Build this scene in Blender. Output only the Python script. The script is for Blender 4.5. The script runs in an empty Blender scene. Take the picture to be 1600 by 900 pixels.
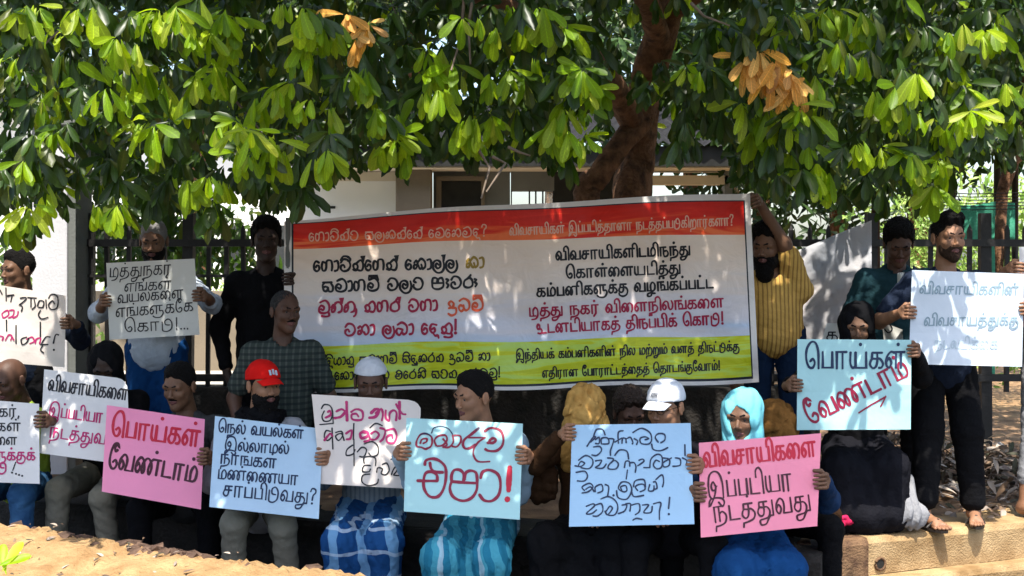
import bpy, math, random
import numpy as np
from mathutils import Vector, Matrix

# ------------------------------------------------------------------ camera, world, sun
SC = bpy.context.scene
COL = SC.collection
F = 2000.0            # focal length in pixels of the 1600-wide photograph
CZ = 1.37             # eye height above the top of the kerb (z = 0)
HOR = 410.0           # row of the horizon
cam = bpy.data.cameras.new("camera")
cam.sensor_width = 36.0
cam.lens = 36.0 * F / 1600.0
cam.shift_y = -(450.0 - HOR) / 1600.0
cam.clip_end = 2000.0
cam.clip_start = 0.05
cam_o = bpy.data.objects.new("camera", cam)
cam_o.location = (0, 0, CZ)
cam_o.rotation_euler = (math.radians(90), 0, 0)
COL.objects.link(cam_o)
SC.camera = cam_o

SUN_EL = 66.0
w = bpy.data.worlds.new("World"); SC.world = w; w.use_nodes = True
wn = w.node_tree.nodes; wl = w.node_tree.links
sky = wn.new("ShaderNodeTexSky"); sky.sky_type = 'NISHITA'; sky.sun_disc = False
sky.sun_elevation = math.radians(SUN_EL); sky.sun_rotation = math.radians(180)
sky.dust_density = 2.5
wl.new(sky.outputs[0], wn["Background"].inputs[0])
wn["Background"].inputs[1].default_value = 0.15
sun = bpy.data.lights.new("sun", 'SUN'); sun.energy = 3.8; sun.angle = math.radians(0.5)
sun.color = (1.0, 0.95, 0.86)
sun_o = bpy.data.objects.new("sun", sun); COL.objects.link(sun_o)
sun_o.rotation_euler = (math.radians(90 - SUN_EL), 0, math.radians(-4))
sun_o.location = (0, -5, 12)
SC.view_settings.view_transform = 'Standard'; SC.view_settings.look = 'None'
SC.view_settings.exposure = 1.34; SC.view_settings.gamma = 1.0
SC.render.engine = 'CYCLES'
SC.cycles.max_bounces = 6; SC.cycles.transmission_bounces = 3
SC.cycles.use_denoising = True

def P(px, py, Y):
    """point of the place seen at pixel (px, py) of the photograph, Y metres away"""
    return np.array([(px - 800.0) / F * Y, Y, CZ - (py - HOR) / F * Y])

# ------------------------------------------------------------------ helpers
def tag(o, label=None, cat=None, group=None, kind=None):
    if label: o["label"] = label
    if cat: o["category"] = cat
    if group: o["group"] = group
    if kind: o["kind"] = kind
    return o

def link(o, parent=None):
    COL.objects.link(o)
    if parent is not None: o.parent = parent
    return o

def empty(name, loc=(0, 0, 0)):
    o = bpy.data.objects.new(name, None); o.location = loc; o.empty_display_size = 0.1
    return link(o)

def mesh_np(name, V, Fc, mat=None, smooth=True):
    """V (n,3) array, Fc (m,k) array of equal-sized faces"""
    V = np.asarray(V, dtype=np.float32); Fc = np.asarray(Fc, dtype=np.int32)
    me = bpy.data.meshes.new(name)
    me.vertices.add(len(V)); me.vertices.foreach_set("co", V.ravel())
    k = Fc.shape[1]
    me.loops.add(Fc.size); me.loops.foreach_set("vertex_index", Fc.ravel())
    me.polygons.add(len(Fc))
    me.polygons.foreach_set("loop_start", np.arange(0, Fc.size, k, dtype=np.int32))
    me.polygons.foreach_set("use_smooth", np.full(len(Fc), smooth, dtype=bool))
    me.update(calc_edges=True); me.validate()
    if mat: me.materials.append(mat)
    return me

def add(name, V, Fc, mat, parent=None, smooth=True, base=None):
    if base is not None: V = np.asarray(V) - np.asarray(base)
    return link(bpy.data.objects.new(name, mesh_np(name, V, Fc, mat, smooth)), parent)

class MB:
    """collects boxes, tubes and quads for one mesh"""
    def __init__(s): s.v = []; s.f = []
    def face(s, pts):
        n = len(s.v); s.v += [tuple(map(float, p)) for p in pts]; s.f.append(tuple(range(n, n + len(pts))))
    def box(s, a, b, jit=0.0, rz=0.0, c=None):
        x0, y0, z0 = a; x1, y1, z1 = b
        pts = [(x0,y0,z0),(x1,y0,z0),(x1,y1,z0),(x0,y1,z0),(x0,y0,z1),(x1,y0,z1),(x1,y1,z1),(x0,y1,z1)]
        if jit: pts = [tuple(q + random.uniform(-jit, jit) for q in p) for p in pts]
        if rz:
            cx, cy = c if c else ((x0+x1)/2, (y0+y1)/2)
            cs, sn = math.cos(rz), math.sin(rz)
            pts = [(cx+(p[0]-cx)*cs-(p[1]-cy)*sn, cy+(p[0]-cx)*sn+(p[1]-cy)*cs, p[2]) for p in pts]
        n = len(s.v); s.v += pts
        s.f += [tuple(n + i for i in q) for q in ((0,3,2,1),(4,5,6,7),(0,1,5,4),(1,2,6,5),(2,3,7,6),(3,0,4,7))]
    def tube(s, pts, rad, seg=8, closed_ends=True):
        pts = [Vector(p) for p in pts]; n0 = len(s.v); m = len(pts)
        up = Vector((0, 0, 1))
        for i, p in enumerate(pts):
            d = (pts[min(i+1, m-1)] - pts[max(i-1, 0)]).normalized()
            a = d.cross(up)
            if a.length < 1e-3: a = d.cross(Vector((1, 0, 0)))
            a.normalize(); b = d.cross(a)
            r = rad[i] if hasattr(rad, '__len__') else rad
            for k in range(seg):
                t = 2*math.pi*k/seg
                s.v.append(tuple(p + a*(r*math.cos(t)) + b*(r*math.sin(t))))
        for i in range(m-1):
            for k in range(seg):
                a0 = n0+i*seg+k; a1 = n0+i*seg+(k+1) % seg
                s.f.append((a0, a1, a1+seg, a0+seg))
        if closed_ends:
            s.f.append(tuple(n0+k for k in range(seg)))
            s.f.append(tuple(n0+(m-1)*seg+k for k in reversed(range(seg))))
    def build(s, name, mat, parent=None, smooth=False, bevel=0.0):
        me = bpy.data.meshes.new(name); me.from_pydata(s.v, [], s.f); me.update()
        if mat: me.materials.append(mat)
        if smooth: me.polygons.foreach_set("use_smooth", [True]*len(me.polygons))
        o = link(bpy.data.objects.new(name, me), parent)
        if bevel:
            m = o.modifiers.new("bevel", 'BEVEL'); m.width = bevel; m.segments = 2; m.limit_method = 'ANGLE'
        return o

# ------------------------------------------------------------------ materials
def mat(name, col, rough=0.8, noise=0.0, nscale=8.0, bump=0.0, bscale=60.0, spec=0.3, trans=0.0, col2=None, coord='Object', detail=4.0):
    m = bpy.data.materials.new(name); m.use_nodes = True
    nt = m.node_tree; N = nt.nodes; L = nt.links
    b = N["Principled BSDF"]
    b.inputs["Base Color"].default_value = (*col, 1); b.inputs["Roughness"].default_value = rough
    b.inputs["Specular IOR Level"].default_value = spec
    tc = N.new("ShaderNodeTexCoord")
    if noise or col2:
        no = N.new("ShaderNodeTexNoise"); no.inputs["Scale"].default_value = nscale; no.inputs["Detail"].default_value = detail
        L.new(tc.outputs[coord], no.inputs["Vector"])
        r = N.new("ShaderNodeValToRGB"); r.color_ramp.elements[0].position = 0.3; r.color_ramp.elements[1].position = 0.7
        c2 = col2 if col2 else tuple(min(1, c*(1+noise)) for c in col)
        c1 = col if col2 else tuple(c*(1-noise) for c in col)
        r.color_ramp.elements[0].color = (*c1, 1); r.color_ramp.elements[1].color = (*c2, 1)
        L.new(no.outputs["Fac"], r.inputs[0]); L.new(r.outputs[0], b.inputs["Base Color"])
    if bump:
        n2 = N.new("ShaderNodeTexNoise"); n2.inputs["Scale"].default_value = bscale; n2.inputs["Detail"].default_value = 5
        L.new(tc.outputs[coord], n2.inputs["Vector"])
        bp = N.new("ShaderNodeBump"); bp.inputs["Strength"].default_value = bump; bp.inputs["Distance"].default_value = 0.02
        L.new(n2.outputs["Fac"], bp.inputs["Height"]); L.new(bp.outputs[0], b.inputs["Normal"])
    if trans:
        out = N["Material Output"]; t = N.new("ShaderNodeBsdfTranslucent"); mx = N.new("ShaderNodeMixShader"); mx.inputs[0].default_value = trans
        if b.inputs["Base Color"].is_linked: L.new(b.inputs["Base Color"].links[0].from_socket, t.inputs[0])
        else: t.inputs[0].default_value = (*col, 1)
        L.new(b.outputs[0], mx.inputs[1]); L.new(t.outputs[0], mx.inputs[2]); L.new(mx.outputs[0], out.inputs[0])
    return m

def stripes(m, colA, colB, scale, axis='X', duty=0.5, axis2=None, colC=None, scale2=None, duty2=0.5, warp=0.0):
    """woven stripe / check pattern driven by object coordinates"""
    nt = m.node_tree; N = nt.nodes; L = nt.links; b = N["Principled BSDF"]
    tc = N.new("ShaderNodeTexCoord"); sp = N.new("ShaderNodeSeparateXYZ")
    if warp:
        no = N.new("ShaderNodeTexNoise"); no.inputs["Scale"].default_value = 5
        L.new(tc.outputs["Object"], no.inputs["Vector"])
        mxv = N.new("ShaderNodeMix"); mxv.data_type = 'RGBA'; mxv.blend_type = 'LINEAR_LIGHT'; mxv.inputs[0].default_value = warp
        L.new(tc.outputs["Object"], mxv.inputs[6]); L.new(no.outputs["Color"], mxv.inputs[7]); L.new(mxv.outputs[2], sp.inputs[0])
    else: L.new(tc.outputs["Object"], sp.inputs[0])
    def band(ax, sc, du):
        a = N.new("ShaderNodeMath"); a.operation = 'MULTIPLY'; a.inputs[1].default_value = sc; L.new(sp.outputs[ax], a.inputs[0])
        f = N.new("ShaderNodeMath"); f.operation = 'FRACT'; L.new(a.outputs[0], f.inputs[0])
        g = N.new("ShaderNodeMath"); g.operation = 'LESS_THAN'; g.inputs[1].default_value = du; L.new(f.outputs[0], g.inputs[0])
        return g.outputs[0]
    mx = N.new("ShaderNodeMix"); mx.data_type = 'RGBA'; mx.inputs[6].default_value = (*colA, 1); mx.inputs[7].default_value = (*colB, 1)
    L.new(band(axis, scale, duty), mx.inputs[0]); out = mx.outputs[2]
    if axis2:
        m2 = N.new("ShaderNodeMix"); m2.data_type = 'RGBA'; m2.inputs[7].default_value = (*colC, 1)
        h = N.new("ShaderNodeMath"); h.operation = 'MULTIPLY'; h.inputs[1].default_value = 0.6
        L.new(band(axis2, scale2 or scale, duty2), h.inputs[0]); L.new(h.outputs[0], m2.inputs[0]); L.new(out, m2.inputs[6]); out = m2.outputs[2]
    L.new(out, b.inputs["Base Color"])
    return m

# ------------------------------------------------------------------ signed-distance modelling (surface nets)
def surface_nets(D, org, h):
    S = D < 0
    nx, ny, nz = D.shape
    c = S[:-1,:-1,:-1].astype(np.int8)
    for dx in (0,1):
        for dy in (0,1):
            for dz in (0,1):
                if dx or dy or dz: c = c + S[dx:nx-1+dx, dy:ny-1+dy, dz:nz-1+dz]
    act = (c > 0) & (c < 8)
    idx = -np.ones(act.shape, dtype=np.int32)
    I = np.argwhere(act); idx[act] = np.arange(len(I))
    if not len(I): return np.zeros((0,3)), np.zeros((0,4), int)
    acc = np.zeros((len(I), 3)); cnt = np.zeros(len(I))
    for ax in range(3):
        o1, o2 = [a for a in range(3) if a != ax]
        for a in (0,1):
            for b in (0,1):
                p = I.copy(); p[:,o1] += a; p[:,o2] += b
                q = p.copy(); q[:,ax] += 1
                d0 = D[p[:,0],p[:,1],p[:,2]]; d1 = D[q[:,0],q[:,1],q[:,2]]
                m = (d0 < 0) != (d1 < 0)
                t = d0[m]/(d0[m]-d1[m])
                pt = p[m].astype(float); pt[:,ax] += t
                acc[m] += pt; cnt[m] += 1
    V = acc/cnt[:,None]*h + np.array(org)
    faces = []
    for ax in range(3):
        o1, o2 = [(ax+1) % 3, (ax+2) % 3]
        sl0 = [slice(1,-1)]*3; sl1 = [slice(1,-1)]*3
        sl0[ax] = slice(0,-1); sl1[ax] = slice(1,None)
        A = S[tuple(sl0)]; B = S[tuple(sl1)]
        E = np.argwhere(A != B); inside = A[A != B]
        off = np.ones(3, int); off[ax] = 0
        E = E + off
        e = np.zeros(3, int); e[o1] = 1; g = np.zeros(3, int); g[o2] = 1
        def gi(c): return idx[c[:,0], c[:,1], c[:,2]]
        q = np.stack([gi(E-e-g), gi(E-g), gi(E), gi(E-e)], 1)
        q[~inside] = q[~inside][:, ::-1]
        faces.append(q)
    Fq = np.concatenate(faces); Fq = Fq[(Fq >= 0).all(1)]
    return V, Fq

def cap(a, b, ra, rb): return ('c', np.array(a, float), np.array(b, float), ra, rb)
def ell(c, r, R=None): return ('e', np.array(c, float), np.array(r, float), np.eye(3) if R is None else np.array(R))
def sdf_mesh(prims, h, k=0.03, cut=None, folds=None, sub=None, margin=0.07):
    lo = np.full(3, 1e9); hi = -lo
    bb = []
    for p in prims:
        if p[0] == 'c':
            r = max(p[3], p[4]); a = np.minimum(p[1], p[2])-r; b = np.maximum(p[1], p[2])+r
        else:
            r = max(p[2]); a = p[1]-r; b = p[1]+r
        bb.append((a, b)); lo = np.minimum(lo, a); hi = np.maximum(hi, b)
    lo -= 3*h+0.012; hi += 3*h+0.012
    n = np.ceil((hi-lo)/h).astype(int)+1
    D = np.full(n, margin, dtype=np.float32)
    ax = [lo[i]+h*np.arange(n[i]) for i in range(3)]
    for p, (a, b) in zip(prims, bb):
        i0 = np.maximum(np.floor((a-margin-lo)/h).astype(int), 0); i1 = np.minimum(np.ceil((b+margin-lo)/h).astype(int)+1, n)
        X, Y, Z = np.meshgrid(ax[0][i0[0]:i1[0]], ax[1][i0[1]:i1[1]], ax[2][i0[2]:i1[2]], indexing='ij')
        if p[0] == 'c':
            A, B = p[1], p[2]; ba = B-A; l2 = max(ba@ba, 1e-9)
            px, py, pz = X-A[0], Y-A[1], Z-A[2]
            t = np.clip((px*ba[0]+py*ba[1]+pz*ba[2])/l2, 0, 1)
            d = np.sqrt((px-t*ba[0])**2+(py-t*ba[1])**2+(pz-t*ba[2])**2)-(p[3]+(p[4]-p[3])*t)
        else:
            C, r, R = p[1], p[2], p[3]
            px, py, pz = X-C[0], Y-C[1], Z-C[2]
            qx = px*R[0,0]+py*R[1,0]+pz*R[2,0]; qy = px*R[0,1]+py*R[1,1]+pz*R[2,1]; qz = px*R[0,2]+py*R[1,2]+pz*R[2,2]
            k0 = np.sqrt((qx/r[0])**2+(qy/r[1])**2+(qz/r[2])**2); k1 = np.sqrt((qx/r[0]**2)**2+(qy/r[1]**2)**2+(qz/r[2]**2)**2)+1e-6
            d = k0*(k0-1)/k1
        s = D[i0[0]:i1[0], i0[1]:i1[1], i0[2]:i1[2]]
        hh = np.clip(0.5+0.5*(d-s)/k, 0, 1)
        s[...] = d+(s-d)*hh-k*hh*(1-hh)
    if folds or cut or sub:
        X, Y, Z = np.meshgrid(*ax, indexing='ij')
        if sub:
            for q in sub:
                if q[0] == 'c':
                    A, B = q[1], q[2]; ba = B-A; l2 = max(ba@ba, 1e-9)
                    px, py, pz = X-A[0], Y-A[1], Z-A[2]
                    t = np.clip((px*ba[0]+py*ba[1]+pz*ba[2])/l2, 0, 1)
                    d = np.sqrt((px-t*ba[0])**2+(py-t*ba[1])**2+(pz-t*ba[2])**2)-(q[3]+(q[4]-q[3])*t)
                else:
                    px, py, pz = (X-q[1][0])/q[2][0], (Y-q[1][1])/q[2][1], (Z-q[1][2])/q[2][2]
                    d = (np.sqrt(px*px+py*py+pz*pz)-1)*min(q[2])
                hh = np.clip(0.5+0.5*(-d-D)/0.006, 0, 1)
                D = (D+(-d-D)*hh+0.006*hh*(1-hh)).astype(np.float32)
        if folds:
            near = np.abs(D) < 0.05
            D[near] += folds(X[near], Y[near], Z[near]).astype(np.float32)
        if cut: D = np.maximum(D, cut(X, Y, Z)).astype(np.float32)
    return surface_nets(D, lo, h)

def fold_fn(amp, freq, seed, zs=0.5):
    rs = np.random.RandomState(seed); W = []
    for i in range(5):
        d = rs.normal(size=3); d[2] *= zs; d /= np.linalg.norm(d)
        W.append((d*freq*rs.uniform(0.6, 1.7), rs.uniform(0, 6.3), rs.normal(size=3)*freq*0.5, rs.uniform(0, 6.3)))
    def f(X, Y, Z):
        r = 0
        for k1, p1, k2, p2 in W:
            s = np.sin(k1[0]*X+k1[1]*Y+k1[2]*Z+p1+1.4*np.sin(k2[0]*X+k2[1]*Y+k2[2]*Z+p2))
            r = r+amp*(1-np.abs(s))*0.6-amp*0.25
        return r
    return f
# ------------------------------------------------------------------ lettering (pen strokes on card and cloth)
GL = {}   # glyph -> (advance, [(kind, [(x,y)...])])
def _g(s):
    for line in s.strip().splitlines():
        line = line.strip()
        if not line: continue
        key, adv, rest = line.split(None, 2)
        st = []
        for part in rest.split('|'):
            t = part.split()
            st.append((t[0], [tuple(map(float, q.split(','))) for q in t[1:]]))
        GL[key] = (float(adv), st)
_g("""
க 86 L 20,50 72,50 | L 20,50 18,32 | C 46,50 46,22 38,6 22,2 8,14 18,30 40,31 60,31 76,16 68,4 54,3
ங 104 L 12,0 12,52 62,52 | L 38,52 38,14 | C 38,30 56,35 68,24 66,5 | L 38,4 96,4 96,52
ச 78 L 20,50 68,50 | L 20,50 18,31 | L 14,31 66,31 | C 44,50 44,22 38,6 22,2 8,14 16,31
ட 74 L 12,52 12,3 66,3
ண 165 C 10,22 22,33 34,18 22,3 8,12 10,35 30,52 48,46 60,28 60,10 52,2 44,14 52,38 72,52 92,46 104,28 102,8 94,2 86,16 94,40 110,52 | L 108,52 158,52 | L 140,52 140,2
த 88 L 20,50 70,50 | L 20,50 18,31 | C 46,50 46,22 38,6 22,2 8,14 18,31 40,31 62,31 80,16 70,-2 42,-10 12,-14 | L 12,-13 8,-28
ந 86 L 12,0 12,52 62,52 | L 38,52 38,2 | C 38,26 56,34 76,20 68,-2 42,-11 14,-14 | L 14,-13 10,-30
ப 74 L 12,52 12,3 62,3 62,52
ம 84 L 12,52 12,3 58,3 | C 40,4 38,34 55,53 74,38 72,12 58,3
ய 104 C 10,52 9,18 20,3 36,8 | L 36,52 36,3 92,3 92,52
ர 74 L 12,0 12,52 62,52 | L 42,52 42,2 24,-16
ா 74 L 12,0 12,52 64,52 | L 42,52 42,0
ல 98 C 10,22 22,33 34,18 22,3 8,12 10,35 30,53 50,45 54,20 66,2 82,10 88,35 78,55
வ 102 C 10,22 22,33 34,18 22,3 8,12 10,35 30,53 48,45 52,25 46,3 | L 46,3 92,3 92,52
ழ 88 L 12,52 12,3 50,3 | C 40,4 38,34 55,53 74,38 70,10 44,-6 12,-16 14,-30 38,-28 46,-14 74,-14
ள 112 C 10,22 22,33 34,18 22,3 8,12 10,35 30,52 50,50 | L 48,52 104,52 | L 58,52 58,2 | L 84,52 84,2
ற 90 C 12,0 11,30 22,53 36,42 38,20 38,0 | C 38,25 52,53 76,45 80,15 64,-8 30,-12 12,-15 10,-30
ன 128 C 10,22 22,33 34,18 22,3 8,12 10,35 30,52 48,46 60,28 60,10 52,2 44,14 52,40 66,52 | L 64,52 118,52 | L 98,52 98,2
இ 118 C 100,0 102,45 86,76 54,84 24,72 12,40 14,12 22,2 | C 58,38 44,52 30,40 36,26 54,28 60,40 48,12 26,-10 8,-22 14,-4 50,2 90,-2 102,-14 88,-26 66,-12
உ 96 C 18,46 10,36 18,26 32,32 32,48 18,54 8,40 16,24 40,26 52,12 38,-2 14,2 | L 30,0 88,1
எ 86 C 14,28 26,32 34,18 24,3 10,12 14,38 32,52 | L 30,52 82,52 | L 56,52 56,0
ி 26 C -24,52 -22,74 -2,82 14,68 16,45 16,0
ீ 34 C -24,52 -22,74 -2,82 14,68 16,45 16,0 | C 16,72 26,84 34,74 26,64 18,70
ெ 84 C 30,22 44,30 54,18 44,3 24,5 10,28 12,60 34,82 58,80 72,55 74,20 74,0
ே 66 C 48,64 36,58 30,70 42,82 54,72 44,84 24,80 10,55 10,22 26,3 46,3 56,18 44,30 30,22
ை 104 C 10,22 22,33 34,18 22,3 8,12 10,35 30,53 50,42 58,15 50,2 44,14 50,40 68,53 88,42 90,18 82,0
்  0 D -42,76
து 108 L 20,50 64,50 | L 20,50 18,31 | C 44,50 44,22 38,6 22,2 8,14 18,31 40,31 62,31 76,16 66,-4 38,-9 16,-13 20,-28 48,-26 66,-8 78,0 94,0 | L 94,0 94,52
கு 90 L 20,50 70,50 | L 20,50 18,32 | C 46,50 46,22 38,6 22,2 8,14 18,30 40,31 62,31 80,14 70,-12 40,-22 12,-14 8,-2
மு 88 L 12,52 12,3 58,3 | C 40,4 38,34 55,53 74,38 74,6 56,-14 26,-18
டு 92 L 12,50 12,10 | C 12,10 16,-4 44,-8 72,8 76,44 56,66 32,56 34,34 60,30
ரு 88 L 12,0 12,52 60,52 | L 38,52 38,12 | C 38,12 46,-4 70,0 78,16 66,30 46,28
ளு 122 C 10,22 22,33 34,18 22,3 8,12 10,35 30,52 50,50 | L 48,52 104,52 | L 58,52 58,2 | C 84,52 84,20 104,20 112,2 90,-20 50,-20 30,-10
று 112 C 12,0 11,30 22,53 36,42 38,20 38,0 | C 38,25 52,53 74,42 74,12 54,-10 24,-14 20,-28 50,-26 72,-4 98,0 | L 98,0 98,52
ழு 96 L 12,52 12,3 50,3 | C 40,4 38,34 55,53 74,38 70,10 44,-6 12,-16 14,-30 40,-28 50,-14 84,-10 84,40
! 34 L 18,74 16,18 | D 16,3
? 56 C 8,60 18,76 42,72 44,56 28,42 24,18 | D 24,3
. 22 D 10,3
, 22 L 12,5 6,-12
- 60 L 10,26 50,26
/ 50 L 6,4 44,30
ග 88 C 32,42 16,48 8,26 14,4 30,4 38,20 38,34 | C 38,20 42,52 70,54 78,28 74,2
ෙ 52 C 42,44 22,52 8,34 10,10 26,0 42,10 40,26 26,30 20,20
@A 36 C 4,48 24,52 32,32 26,6 6,0
ව 84 C 12,42 30,60 62,54 76,28 60,4 30,-2 12,10 14,26 30,30 38,18
න 86 C 10,6 30,2 42,20 30,36 12,28 20,8 40,4 | C 34,38 60,54 76,40 78,18 66,0 44,2
ත 88 C 10,26 22,40 36,28 28,8 12,4 12,20 30,26 | C 30,26 36,48 62,54 80,34 76,8 54,0
ට 78 C 26,34 12,42 26,58 56,54 70,30 58,4 30,-2 10,10 10,24
ස 86 L 12,48 72,48 | C 24,48 10,32 18,6 36,4 44,22 | C 44,22 50,2 72,2 78,24 66,42 | C 18,24 30,26 44,22
ල 88 C 46,22 32,30 24,16 38,4 56,14 54,38 32,46 10,34 8,4 34,-18 66,-14 82,12 76,42
ක 96 C 12,34 26,46 36,30 24,6 10,8 14,24 40,22 | C 40,22 50,4 64,10 60,26 | C 38,38 60,56 84,40 86,14 68,2
ම 88 C 20,54 56,64 80,42 78,10 48,-2 16,4 12,24 28,38 46,28 38,14 24,20
හ 88 C 12,36 26,46 38,32 28,8 12,6 16,22 42,20 | C 38,38 60,54 78,40 80,14 62,2 50,16
ද 76 C 54,46 22,50 10,26 24,6 42,14 38,30 22,24 | C 30,4 44,-10 60,-8 66,-22
ඉ 74 C 24,26 16,38 30,50 48,38 40,20 14,14 | C 34,16 62,12 60,-14 32,-24 10,-14
ඩ 88 C 14,50 42,62 76,46 78,14 58,0 42,10 40,28 | C 42,8 24,-4 8,12 18,28 34,22
ප 92 C 42,30 42,52 16,54 10,28 14,4 46,-4 78,6 84,30 74,54 52,48 50,30 | L 10,28 84,28
ැ 32 C 10,48 24,42 12,28 24,16 14,2
ර 80 C 58,66 42,50 16,36 12,10 38,0 66,10 66,38 46,52 30,44
බ 88 C 16,50 46,62 76,44 76,12 56,0 44,14 | C 44,14 26,-4 8,12 16,30 38,28 50,22
ය 90 C 12,46 8,14 24,2 40,16 40,34 | C 40,16 54,-2 78,10 78,38 60,48 54,34
එ 82 C 16,44 40,60 68,44 66,10 40,-4 14,8 14,26 32,36 46,26 | L 6,18 46,18 | C 24,50 24,40 34,34 60,36
අ 78 C 12,8 30,6 44,28 30,42 14,28 26,12 50,16 | L 54,50 54,-20
ණ 120 C 10,28 22,40 34,28 26,8 12,6 14,20 30,24 | C 30,30 44,52 56,38 56,10 | C 56,30 78,52 100,40 102,14 84,2
ධ 84 C 12,46 36,60 68,46 70,14 42,0 14,10 16,30 36,32 44,20
ඹ 92 C 16,50 46,62 80,44 80,12 60,0 44,14 | C 44,14 26,-4 8,12 16,30 38,28 52,40
@I 0 C -72,54 -56,72 -28,74 -8,60 -4,46
@J 0 C -72,54 -56,74 -28,74 -8,60 -14,48 -26,54
@H 0 L -10,44 -6,74 -20,70
@M 0 L -68,58 -68,74 -14,74 -8,52
@U 0 C -14,6 -8,-14 -30,-20 -60,-16
@T 8 C -8,24 2,10 -4,-14 -16,-22
@R 20 C 2,44 14,40 4,28 16,18 6,4
""")
SIN = {'ා':'@A','ි':'@I','ී':'@J','ු':'@U','ූ':'@R'}
def tokens(s):
    out = []; i = 0; s = s.replace('\u200d', '').replace('\u200c', '')
    while i < len(s):
        c = s[i]; n = s[i+1] if i+1 < len(s) else ''
        if c == ' ': out.append(' '); i += 1; continue
        if n in 'ெேைொோௌ' and n:            # Tamil left-hand vowels
            pre = {'ெ':'ெ','ே':'ே','ை':'ை','ொ':'ெ','ோ':'ே'}[n]
            out += [pre, c] + (['ா'] if n in 'ொோ' else []); i += 2; continue
        if n == 'ு' and c+n in GL: out.append(c+n); i += 2; continue
        if n in 'ෙේොෝ' and n:
            out += ['ෙ', c]
            if n in 'ොෝ': out.append('@A')
            if n in 'ේෝ': out.append('@M' if c in 'මවඩටබ' else '@H')
            i += 2; continue
        if c == '්': out.append('@M' if s[i-1] in 'මවඩටබ' else '@H')
        elif c == 'ු' and s[i-1] in 'තකග': out.append('@T')
        elif c in SIN: out.append(SIN[c])
        elif c in GL: out.append(c)
        i += 1
    return out

def catmull(pts, n=4):
    if len(pts) < 3: return list(pts)
    p = [pts[0]] + list(pts) + [pts[-1]]; out = []
    for i in range(1, len(p)-2):
        p0, p1, p2, p3 = map(np.array, (p[i-1], p[i], p[i+1], p[i+2]))
        for k in range(n):
            t = k/n
            out.append(tuple(0.5*((2*p1)+(-p0+p2)*t+(2*p0-5*p1+4*p2-p3)*t*t+(-p0+3*p1-3*p2+p3)*t**3)))
    out.append(tuple(pts[-1])); return out

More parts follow.
